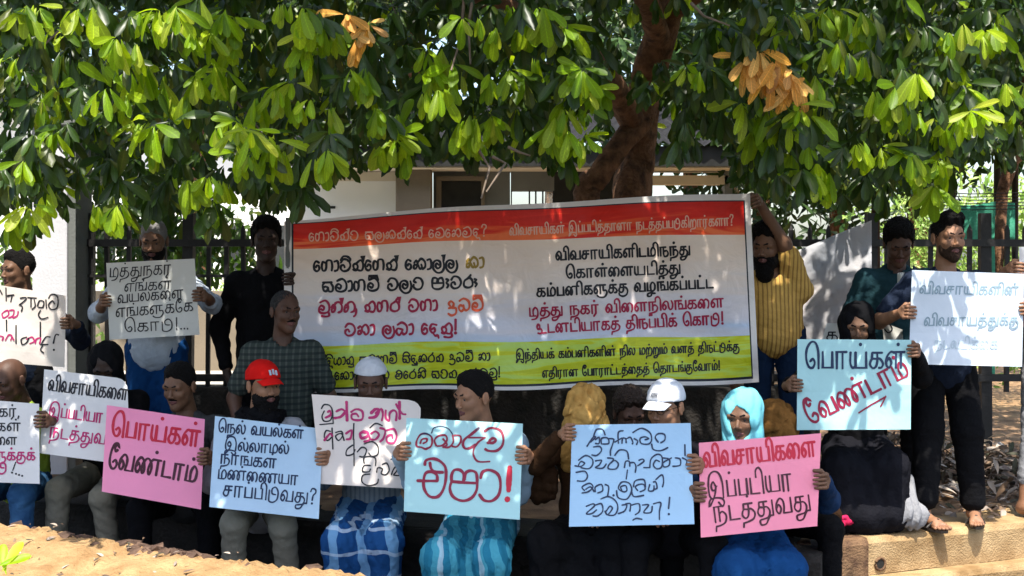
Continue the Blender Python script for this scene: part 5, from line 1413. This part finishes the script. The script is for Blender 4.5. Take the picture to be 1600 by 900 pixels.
def s6(p):
    p.text("நெல் வயல்கள்", (340, 675), (474, 686), 13, 2.4, .12); p.text("இல்லாமல்", (350, 703), (452, 710), 13, 2.4, .12); p.text("நாங்கள்", (343, 724), (432, 732), 14, 2.4, .12)
    p.text("மண்ணையா", (339, 748), (466, 758), 14, 2.4, .12); p.text("சாப்பிடுவது?", (347, 775), (494, 788), 16, 2.5, .12)
pl("light blue placard with five lines of small dark Tamil writing, held by the red-capped man", S6, C_BLUEP, [("lettering", cNV, s6)])
S7 = Sheet((487, 616), (660, 626), (643, 764), (501, 756), 6.36, 6.38, Yb=-.16, bulge=.03)
z7 = (480, 610, 660, 770)
pl("white placard with curled corner and pink and black Sinhala writing, below the white skullcap", S7, C_CREAM, [
 ("lettering", cMG, lambda p: p.trace("C 235,240 290,235 330,205|C 255,185 300,165 330,180|C 240,245 290,230 330,190|B 345,100 348,190 350,265|C 385,190 430,165 480,180 490,230 470,260 400,255 390,215 430,205 450,230|B 560,200 600,165 630,175 600,230 545,240|C 600,200 650,165 665,210 655,265|C 690,175 690,240 720,265 725,200 760,175 785,200 780,265|B 810,100 812,180 812,250|C 780,120 830,200 865,210|C 150,440 200,380 220,400|B 500,360 465,380 480,420 530,400 530,370 490,365|C 530,370 550,430 500,450|C 560,380 600,360 630,390 600,430 560,430|C 640,330 685,350 670,420 640,450|C 700,350 760,340 785,400 760,460 705,455 700,410 740,390 750,420|C 340,380 390,350 380,420 345,430|C 180,190 200,180 205,215 160,240", z7, 1012, 3.4)),
 ("lettering", cBK, lambda p: p.trace("C 125,160 150,125 200,135 222,190 205,260 150,270 130,230 150,180|L 225,190 228,290 110,300|C 205,360 165,355 150,410 180,440 225,400|L 218,330 225,515|C 250,370 300,360 310,400 275,440 250,400 300,380 325,440|L 410,290 405,430|C 400,480 350,520 345,570 400,560 420,520|L 410,430 412,660|C 440,540 480,500 520,520 500,580 460,580|C 500,470 570,450 620,490 620,560 570,580 540,550|C 500,640 500,590 560,580 600,600 600,660|C 555,660 500,660 485,710 540,715 555,690|C 550,735 490,745 480,800 530,835 610,820 625,780|C 610,720 620,680 660,690 650,730 690,740 720,700 700,640 660,650|C 740,740 760,690 800,650 790,700 760,740|C 780,640 830,660 845,700 820,745 760,745|L 735,605 850,590|C 550,330 600,290 660,310", z7, 1012, 2.3))], corner=(1, 0, .13))
S8 = Sheet((635, 653), (817, 662), (812, 812), (631, 799), 6.03, 5.98, Yb=-.22)
z8 = (630, 650, 830, 810)
pl("aqua placard with two large crimson Sinhala words and an exclamation mark", S8, C_CYAN, [
 ("lettering", cCR, lambda p: (p.trace("C 240,270 200,290 160,275 120,265 118,220 150,165 200,155 245,180 255,225 240,270 205,285|C 150,240 165,205 205,200 205,225 175,240|C 290,260 275,215 310,175 370,170 385,210 350,255 300,265|C 350,200 385,250 350,275|C 435,170 440,230 400,275 350,270|C 450,170 500,175 505,225 470,270 430,265|B 665,105 600,160 540,205 525,250 545,285 590,280 635,250|L 575,190 720,190|C 720,190 660,230 620,290 620,350 660,400 760,400|B 715,135 770,105 850,125 880,190 870,260 820,305 750,305 720,290|B 740,235 790,235 815,210 790,195 760,215 745,240", z8, 1125, 3.0),
   p.trace("B 190,430 200,390 260,375 320,395 370,450 375,550 350,650 300,710 230,705 185,640 180,560 200,500 250,490 295,520 300,570|B 125,568 200,570 300,570|B 235,410 245,460 280,490 350,495|B 425,575 425,520 450,475 500,475 530,510 530,570|B 540,560 550,500 595,480 640,500 650,560|B 425,575 540,585 650,590|B 425,575 410,640 440,710 520,745 600,720 645,650 650,560|B 680,545 700,490 760,475 830,510 855,590 840,690 780,745 710,740 670,690", z8, 1125, 3.4))),
 ("exclamation_mark", cRD, lambda p: (p.trace("B 937,450 930,560 926,655", z8, 1125, 6.0), p.dot(630+915*.1778, 650+732*.1778, 4.6)))  ,
 ("lettering", cNV, lambda p: p.trace("C 250,150 270,105 330,90 395,110 437,165|L 640,125 668,102|C 150,165 200,153 240,172", z8, 1125, 2.0))])
S9 = Sheet((894, 664), (1079, 661), (1085, 819), (889, 823), 5.84, 5.80, Yb=-.22)
z9 = (885, 655, 1095, 825)
pl("sky blue placard with four lines of thin navy Sinhala writing, held under the white cap", S9, C_BLUE, [("lettering", cNV, lambda p: p.trace("C 170,225 220,150 240,150 200,190|C 225,140 250,85 300,85 320,130|C 240,170 270,150 270,200 240,200|C 225,230 275,225 290,260 250,300 210,295|C 290,205 290,160 340,155 350,200 300,205|C 340,160 390,165 385,200 365,260 365,300|C 470,95 430,110 430,200|L 400,190 460,155|C 460,200 465,160 490,160 495,195|C 500,160 530,150 550,190 545,205|C 560,160 590,180 580,210|C 550,110 620,75 690,110 705,170 680,205 620,200 610,160 650,145 680,160 650,170|C 760,190 735,150 760,120 810,125 815,170 780,195|C 705,205 720,250 780,260 840,235|C 70,385 120,390 150,365 120,350 100,380|C 100,340 160,300 215,330 215,380 180,410 120,400|C 80,440 150,430 175,470 150,510 90,510|C 240,345 290,340 270,380 240,400 300,405 330,370|C 340,320 390,330 350,380 350,410 410,410 430,370 400,340 370,360|C 400,300 440,255 500,265 515,330|C 480,400 490,350 520,350 525,390|C 530,360 560,360 575,390 570,440|L 505,420 495,495|C 590,385 640,350 630,330 600,340|L 640,400 690,400|C 690,400 700,330 750,290 790,310 790,390 750,410 720,380 740,340 770,350|C 800,320 850,330 850,380 810,395 800,360 870,320|C 880,390 940,380 940,330 900,320|C 960,320 995,340 990,380|L 980,210 982,300|C 150,590 130,560 190,530 220,560 180,600 130,610|C 160,580 200,560 230,600|C 240,600 240,560 290,540 300,590 260,610|C 320,540 350,560 340,640|D 390,630|C 460,590 450,560 490,550 500,590 470,600 430,570 460,520 520,530 540,590 500,660 430,650 415,590|C 590,590 570,560 600,540 640,540 650,580 610,600|C 555,560 570,510 640,500 655,560|C 540,600 560,640 640,630|C 690,540 680,590 720,590 725,550|C 720,580 750,570 740,520 720,520|C 740,500 790,460 805,510 795,560|C 165,720 220,700 230,720 165,780 210,780 250,750|C 240,710 290,700 300,760 260,800 220,800|C 330,760 360,720 380,740 340,790 320,760|C 285,660 350,640 410,680 425,740 400,790 350,795|C 430,780 480,760 500,710 460,710|C 490,700 530,700 525,760|C 540,710 600,700 605,760 570,790|C 630,710 680,710 640,770 700,770 710,720|C 720,700 780,690 770,760 770,830|C 550,835 580,820 625,828|L 855,645 845,740|D 848,785", z9, 1112, 2.4))])
S10 = Sheet((1092, 692), (1283, 677), (1277, 822), (1095, 840), 5.78, 5.74, Yb=-.22, bulge=-.03)
def s10(p):
    p.text("இப்படியா", (1106, 780), (1240, 766), 25, 3.0, .1); p.text("நடத்துவது", (1115, 817), (1270, 797), 23, 3.0, .1)
pl("salmon pink placard with three lines, held by the woman in the aqua headscarf", S10, C_PINK, [("lettering", cRD, lambda p: p.text("விவசாயிகளை", (1099, 731), (1277, 713), 22, 3.8, .08)), ("lettering", ("plum", (.05, .008, .02)), s10)])
S13 = Sheet((1292, 505), (1325, 504), (1310, 560), (1276, 560), 6.90, 6.90)
pl("white corner of a placard showing left of the black-veiled woman's face", S13, C_GREYW, [("lettering", cBK, lambda p: p.text("து", (1290, 532), (1316, 532), 13, 2.2))])
S13b = Sheet((1378, 503), (1410, 515), (1414, 560), (1384, 560), 6.95, 6.95)
pl("grey corner of a placard showing right of the black-veiled woman's face", S13b, C_GREYW, [("lettering", cBK, lambda p: p.trace("C 1380,508 1388,505 1394,514 1388,520 1382,514", (0, 0, 1600, 900), 1600, 2))])
S11 = Sheet((1246, 530), (1424, 531), (1423, 671), (1245, 672), 6.30, 6.26, Yb=-.04)
def s11(p):
    p.text("வேண்டாம்", (1266, 664), (1424, 586), 24, 4.0, .08); 
pl("aqua placard with a slanting underlined red word, before the woman in black", S11, C_CYAN, [("lettering", cNV, lambda p: p.text("பொய்கள்", (1257, 576), (1416, 576), 25, 3.7, .06)), ("lettering", cCR, s11),
   ("underline", cCR, lambda p: (p.stroke([(1342, 645), (1362, 632), (1384, 620)], 3.0), p.stroke([(1384, 619), (1380, 628), (1376, 635)], 2.6)))])
S12 = Sheet((1425, 422), (1600, 428), (1597, 573), (1420, 569), 6.42, 6.38, bulge=.015)
FAINT = ("faint_blue_grey", (.26, .36, .42)); FAINT2 = ("faded_blue_grey", (.48, .58, .64))
pl("large icy white placard with faint bluish writing, held by the standing man", S12, C_ICE, [
 ("lettering", FAINT, lambda p: (p.text("விவசாயிகளின்", (1436, 459), (1592, 461), 12, 2.2, .2, .1), p.text("விவசாயத்துக்கு", (1443, 509), (1592, 508), 12, 2.2, .2, .1))),
 ("lettering", FAINT2, lambda p: p.text("நடவடிக்கை", (1460, 545), (1560, 545), 12, 2.2, .2))])
S14 = Sheet((1592, 386), (1700, 380), (1704, 445), (1594, 446), 6.62, 6.60)
pl("white placard cut off by the right edge of the view", S14, C_WHITE, [("lettering", cBK, lambda p: p.text("விவசாயி", (1597, 425), (1690, 423), 14, 2.2, .15))])

# ------------------------------------------------------------------ clothes
def cloth(name, col, noise=.15, rough=.85, bump=.25, col2=None): return mat(name, col, rough=rough, noise=noise, nscale=9, bump=bump, bscale=70, spec=.08, col2=col2)
K_BLACK = cloth("black_cloth", (.005, .005, .006)); K_BLACK2 = cloth("charcoal_cloth", (.008, .008, .011)); K_NAVY = cloth("navy_cloth", (.012, .018, .035)); K_KHAKI = cloth("khaki_twill", (.17, .16, .125)); K_JEAN = cloth("blue_denim", (.02, .065, .16), col2=(.06, .16, .30)); K_DKJEAN = cloth("dark_denim", (.008, .02, .05))
K_WHITE = cloth("white_cotton", (.40, .45, .52)); K_LBLUE = cloth("pale_blue_cotton", (.30, .42, .52)); K_GREY = cloth("grey_cotton", (.22, .22, .23)); K_TEAL = cloth("dark_teal_cotton", (.016, .045, .055)); K_BLUE = cloth("royal_blue_cloth", (.006, .045, .15)); K_SKY = cloth("aqua_scarf", (.16, .50, .56), noise=.12, bump=.1)
K_GOLD = cloth("golden_scarf", (.30, .15, .035), col2=(.50, .30, .09)); K_NEON = cloth("lime_jersey", (.35, .50, .06)); K_BROWN = cloth("brown_cloth", (.035, .017, .008)); K_RED = cloth("red_cap_cloth", (.60, .01, .008), bump=.1); K_WCAP = cloth("white_cap_cloth", (.60, .62, .66), bump=.1); K_KCAP = cloth("knitted_white", (.50, .52, .56))
K_YEL = stripes(cloth("yellow_striped_shirt", (.5, .3, .08)), (.56, .34, .09), (.30, .17, .05), 42, 'X', .35)
K_DGREEN = stripes(cloth("dark_checked_shirt", (.03, .04, .035)), (.040, .052, .046), (.075, .085, .075), 30, 'X', .3, 'Z', (.014, .02, .022), 30, .4)
K_PLAID = stripes(cloth("blue_plaid_sarong", (.02, .1, .3)), (.012, .065, .20), (.14, .30, .50), 7.0, 'X', .35, 'Z', (.50, .62, .74), 9, .15, warp=.05)
K_STRIPE = stripes(cloth("turquoise_striped_sarong", (.03, .25, .4)), (.02, .17, .27), (.06, .30, .40), 14.0, 'X', .5, 'X', (.45, .60, .68), 5.3, .10, warp=.06)
K_GSTR = stripes(cloth("grey_blue_shirt", (.2, .25, .3)), (.22, .27, .32), (.14, .19, .25), 40, 'X', .4)

# ------------------------------------------------------------------ the people, back row first
G = "protesters holding placards"
person("dark-haired man standing at the left edge behind the cream placard", (28, 424), 7.85, yaw=-38, pitch=4, pose='stand', foot=-.02, sc=1.0, skin_m=SK, shirt=K_NAVY, sleeve='long', lower=K_BLACK, hair='short', grips=[(-1, 102, 505, 7.52)], group=G, seed=1)
def headcloth(): pass
person("silver-haired man in blue sarong standing behind the greyish placard", (240, 378), 7.72, yaw=6, pitch=16, pose='stand', foot=0.02, sc=1.0, skin_m=SK, shirt=K_WHITE, sleeve='rolled', lower=K_BLUE, lower_kind='sarong', hair='short', hair_m=mat('silver_hair', (.22, .21, .20), rough=.8, bump=.6, bscale=200, spec=.1), beard='beard', girth=1.12, grips=[(1, 168, 470, S2), (-1, 308, 462, S2)], group=G, seed=2)
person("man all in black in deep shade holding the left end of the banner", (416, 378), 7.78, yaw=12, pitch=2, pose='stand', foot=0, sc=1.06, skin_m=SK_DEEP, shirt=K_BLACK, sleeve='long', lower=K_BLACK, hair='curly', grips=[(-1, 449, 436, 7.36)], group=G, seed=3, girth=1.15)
person("heavy-set man in a dark checked shirt kneeling before the banner's left end", (446, 488), 6.98, yaw=35, pitch=4, tyaw=14, pose='kneel', foot=0, sc=.95, skin_m=SK_DARK, shirt=K_DGREEN, sleeve='short', lower=K_BLACK, hair='thin', hair_m=M_GREYHAIR, beard='moustache', group=G, seed=4, girth=1.12)
person("bearded man in a yellow striped shirt raising an arm to the banner", (1199, 388), 7.32, yaw=-30, pitch=8, tyaw=-6, pose='stand', foot=0, sc=1.04, skin_m=SK, shirt=K_YEL, sleeve='short', lower=K_DKJEAN, hair='curly', beard='longbeard', lean=(-.03, .03), waist=.76,
       grips=[(-1, 1176, 316, 7.12, -20)], elbow={-1: (1.6, 0, .45)}, group=G, seed=5, girth=1.05)
rt, rb, info = person("curly-haired man in a dark teal T-shirt looking down", (1404, 382), 7.55, yaw=-8, pitch=30, tyaw=-10, pose='stand', foot=0, sc=1.03, skin_m=SK_DARK, shirt=K_TEAL, sleeve='short', lower=K_BLACK, hair='curly', group=G, seed=6, girth=1.1, lean=(0, .06))
def strap(root, base, a, b, w_, m, bow=.14, nm="strap"):
    g = MB(); a = np.array(a); b = np.array(b); n = 14; L = (b-a)/np.linalg.norm(b-a); s = np.cross(L, [0, -1, 0]); prev = None
    for i in range(n+1):
        t = i/n; p = a+(b-a)*t+np.array([0, -bow*math.sin(math.pi*t)**.7, 0]); q = (p-s*w_/2-base, p+s*w_/2-base)
        if prev: g.face([prev[0], prev[1], q[1], q[0]])
        prev = q
    o = g.build(nm, m, root, smooth=True); md = o.modifiers.new("t", 'SOLIDIFY'); md.thickness = .006; return o
sh = info['sh']; strap(rt, rb, sh[-1]+[-.05, .0, .07], info['hip']+[-.17, -.02, .12], .055, K_NAVY, bow=.16)
g = MB(); p_ = P(1412, 440, 7.42); g.box(tuple(p_-[.030, .02, .20]), tuple(p_+[.030, .02, .05]), jit=.01); o = g.build("paper_roll", C_GREYW, bevel=.01); tag(o, "grey folded paper tucked beside the strap of the curly-haired man", "paper")
K_SAND = mat("sandal_strap", (.02, .015, .012), rough=.5)
rt, rb, info = person("short-bearded man in black and sandals standing on the kerb", (1482, 374), 6.72, yaw=7, pitch=3, tyaw=0, pose='stand', foot=.0, sc=.985, skin_m=SK_L, shirt=K_NAVY, sleeve='short', lower=K_BLACK, lower_kind='pleated', hair='quiff', beard='stubble', girth=1.0,
       grips=[(1, 1423, 488, S12), (-1, 1599, 482, S12)], feet={1: 22, -1: -14}, knees={1: (1446, 775, 6.62), -1: (1520, 778, 6.72)}, group=G, seed=7)
for s in (1, -1):
    a = info['an'][s]; g = MB(); yw = math.radians({1: 22, -1: -14}[s]); R2 = np.array(Matrix.Rotation(yw, 3, 'Z'))
    so = [R2@np.array([.047*math.cos(t)*(1.0 if math.sin(t) > 0 else .95), -.035-.115*math.sin(t)*-1*-1, 0])+[a[0], a[1]-.02, .001] for t in np.linspace(0, 6.283, 19)[:-1]]
    top = [tuple(np.array(q)+[0, 0, .012]-rb) for q in so]; bot = [tuple(np.array(q)-rb) for q in so]
    g.face(top); g.face(bot[::-1]); 
    for i in range(18): j = (i+1) % 18; g.face([bot[i], bot[j], top[j], top[i]])
    sd = g.build("sandal", K_SAND, rt)
    st_ = MB(); st_.tube([tuple(R2@np.array(q)+[a[0]-rb[0], a[1]-.02-rb[1], .001-rb[2]]) for q in ((-.046, -.055, .015), (-.025, -.075, .045), (0, -.085, .058), (.025, -.075, .048), (.044, -.055, .015))], .008, 6); st_.build("strap", K_SAND, sd, smooth=True)
person("person almost wholly outside the right edge, bare foot at the kerb's end", (1652, 365), 6.95, yaw=-10, pose='stand', foot=0, sc=1.0, skin_m=SK_L, shirt=K_WHITE, lower=K_GREY, hair='short', grips=[(-1, 1702, 410, 6.60), (1, 1592, 420, 6.62)], feet={1: 30, -1: 0}, knees={1: (1606, 745, 6.88)}, group=G, seed=8)

person("woman in black veil and robe sitting on the kerb behind an aqua placard", (1340, 512), 6.72, yaw=-14, pitch=12, pose='sit', seat=.30, sc=.95, skin_m=SK, shirt=K_BLACK, sleeve='long', lower=K_BLACK2, lower_kind='robe', hair=None, hat='scarf', hat_m=K_BLACK, knees={1: (1312, 728, 6.50), -1: (1392, 728, 6.50)}, footz=.06, girth=1.0,
       grips=[(1, 1246, 602, S11), (-1, 1424, 548, S11)], group=G, seed=9)
V_, Q_ = sdf_mesh([cap(P(1416, 752, 6.55), P(1414, 800, 6.5), .03, .075), cap(P(1410, 800, 6.5), P(1425, 802, 6.5), .07, .07)], .01, k=.03, folds=fold_fn(.02, 40, 3, .1), cut=lambda X, Y, Z: -Z+.006)
o = add("grey_cloth", V_, Q_, K_GREY); tag(o, "fold of grey cloth hanging to the kerb right of the black robe", "cloth")
V_, Q_ = sdf_mesh([cap(P(1300, 812, 6.42), P(1350, 812, 6.46), .03, .035), cap(P(1350, 812, 6.46), P(1408, 806, 6.5), .035, .025)], .008, k=.03, folds=fold_fn(.015, 50, 4, 1), cut=lambda X, Y, Z: -Z+.004)
o = add("pink_cloth", V_, Q_, cloth("pink_red_cloth", (.50, .02, .08))); tag(o, "crimson cloth lying on the kerb under the black robe", "cloth")

# the front row, left to right
S_ = -.02
person("bald man at the left edge in a lime and black jersey and jeans", (16, 596), 7.12, yaw=-25, pitch=20, pose='sit', seat=.04, skin_m=SK_DARK, shirt=K_NEON, sleeve='short', lower=K_JEAN, hair=None, grips=[(-1, 62, 658, S3)], knees={1: (-45, 775, 6.75), -1: (34, 772, 6.75)}, group=G, seed=11)
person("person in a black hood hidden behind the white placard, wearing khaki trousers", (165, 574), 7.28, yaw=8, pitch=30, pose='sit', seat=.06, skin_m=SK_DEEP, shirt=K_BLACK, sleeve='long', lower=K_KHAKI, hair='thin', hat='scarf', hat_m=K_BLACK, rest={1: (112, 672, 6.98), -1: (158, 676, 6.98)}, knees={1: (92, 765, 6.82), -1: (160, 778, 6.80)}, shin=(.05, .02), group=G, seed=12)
person("man in a grey shirt looking down to the left behind the pink placard", (281, 605), 6.95, yaw=-18, pitch=14, tyaw=5, pose='sit', seat=-.02, skin_m=SK, shirt=K_GREY if False else cloth("dark_grey_cotton", (.05, .052, .054)), sleeve='long', lower=K_BLACK, hair='short', beard='moustache', rest={1: (215, 715, 6.72)}, grips=[(-1, 317, 716, S5)], group=G, seed=13)
rt, rb, inf4 = person("bearded man in a red cap and black scarf looking to the right", (412, 604), 6.70, yaw=38, pitch=4, tyaw=6, pose='sit', seat=-.02, skin_m=SK_L, shirt=cloth("light_grey_cotton", (.36, .37, .40)), sleeve='long', lower=K_KHAKI, hair='thin', hat='cap', hat_m=K_RED, beard='longbeard', knees={1: (366, 818, 6.30), -1: (442, 822, 6.28)}, rest={1: (372, 740, 6.42)}, grips=[(-1, 501, 716, S6)], shin=(.03, .10), group=G, seed=14)
V_, Q_ = sdf_mesh([cap(inf4['N']+[-.07, -.06, .02], inf4['N']+[.07, -.06, .02], .055, .055), cap(inf4['N']+[-.02, -.10, 0], inf4['N']+[-.06, -.13, -.16], .045, .05), cap(inf4['N']+[.05, -.10, 0], inf4['N']+[.07, -.13, -.16], .04, .045), cap(inf4['N']+[-.08, .02, .02], inf4['N']+[.08, .02, .02], .05, .05)], .009, k=.03, folds=fold_fn(.015, 45, 8, .8))
add("scarf", V_, Q_, K_BLACK, rt, base=rb)
# pale print on the front of the cap
g = MB(); Rh = Rm(38, 4); H4 = inf4['H']
for (x0, x1, z0, z1) in ((-.022, -.010, .075, .100), (-.004, .008, .078, .104), (.012, .024, .074, .098)):
    g.face([tuple(H4+Rh@np.array([x, -.108+.55*(z-.07)+.0*abs(x), z])-rb) for x, z in ((x0, z0), (x1, z0), (x1, z1), (x0, z1))])
g.build("cap_print", K_WHITE, rt)
person("man in a white skullcap and blue plaid sarong behind the curled white placard", (579, 600), 6.62, yaw=4, pitch=12, pose='sit', seat=-.02, skin_m=SK_DARK, shirt=K_GSTR, sleeve='long', lower=K_PLAID, lower_kind='sarong', hair='thin', hat='skullcap', hat_m=K_KCAP, rest={1: (548, 722, 6.40), -1: (596, 716, 6.40)}, knees={1: (532, 845, 6.15), -1: (600, 845, 6.12)}, group=G, seed=15)
person("man in profile facing left behind the aqua placard, wearing a turquoise striped sarong", (741, 622), 6.32, yaw=-52, pitch=8, tyaw=-8, pose='sit', seat=-.02, skin_m=SK_L, shirt=K_LBLUE, sleeve='long', lower=K_STRIPE, lower_kind='sarong', hair='short', elbow={-1: (-.3, .8, -1), 1: (.1, .7, -1)}, knees={1: (688, 872, 5.86), -1: (768, 872, 5.86)}, grips=[(1, 634, 708, S8), (-1, 814, 714, S8)], group=G, seed=16, girth=1.1)
person("person with a golden brown scarf thrown over the head, beside the blue placard", (914, 642), 6.16, yaw=-20, pitch=15, pose='sit', seat=-.02, sc=.9, skin_m=SK_L, shirt=K_BROWN, sleeve='long', lower=K_BLACK, lower_kind='robe', hair=None, hat='veil', hat_m=K_GOLD, grips=[(1, 892, 678, S9)], group=G, seed=17)
person("person with dark curly hair, barely seen between the golden scarf and the white cap", (984, 648), 6.45, yaw=10, pitch=20, pose='sit', seat=0.0, sc=.95, skin_m=SK_DARK, shirt=K_BLACK, sleeve='long', lower=K_BLACK, hair='curly', hair_m=mat("brown_hair", (.03, .018, .012), rough=.6, bump=.6, bscale=120), group=G, seed=18)
rt, rb, inf8 = person("person in a white baseball cap and glasses behind the sky blue placard", (1040, 638), 6.10, yaw=-38, pitch=10, tyaw=-5, pose='sit', seat=-.02, skin_m=SK_L, shirt=K_BLACK2, sleeve='long', lower=K_BLACK, hair='thin', hat='cap', hat_m=K_WCAP, glasses=True, grips=[(-1, 1082, 728, S9)], group=G, seed=19)
Rh = Rm(-38, 10); H8 = inf8['H']; g = MB()
for k in range(5):
    x0 = -.012+.007*k; g.face([tuple(H8+Rh@np.array([x, -.110+.60*(z-.07), z])-rb) for x, z in ((x0, .080), (x0+.005, .080), (x0+.007, .100), (x0+.002, .100))])
g.build("cap_print", K_NAVY, rt)
person("person wrapped in a brown headcloth behind the woman in aqua", (1212, 668), 6.36, yaw=20, pitch=10, pose='sit', seat=0.0, sc=.95, skin_m=SK_DARK, shirt=K_BROWN, sleeve='long', lower=K_BLACK, hair=None, hat='veil', hat_m=cloth("brown_headcloth", (.16, .075, .02)), group=G, seed=20)
person("woman in an aqua headscarf and blue skirt holding the salmon pink placard", (1160, 654), 6.05, yaw=-24, pitch=6, tyaw=-4, pose='sit', seat=-.02, sc=1.0, skin_m=SK, shirt=cloth("dark_blue_cotton", (.01, .03, .08)), sleeve='long', lower=K_BLUE, lower_kind='robe', hair='thin', hat='scarf', hat_m=K_SKY, knees={1: (1150, 890, 5.66), -1: (1225, 890, 5.66)}, grips=[(1, 1094, 772, S10), (-1, 1279, 752, S10)], group=G, seed=21)
# brown cloth bag on the knee of the seated row
V_, Q_ = sdf_mesh([ell(P(845, 752, 6.15), (.09, .05, .11)), cap(P(838, 735, 6.15), P(870, 700, 6.2), .03, .02)], .009, k=.03, folds=fold_fn(.012, 40, 5, 1))
o = add("cloth_bag", V_, Q_, K_BROWN); tag(o, "brown cloth bag in the dark gap between the aqua and the sky blue placards", "bag")
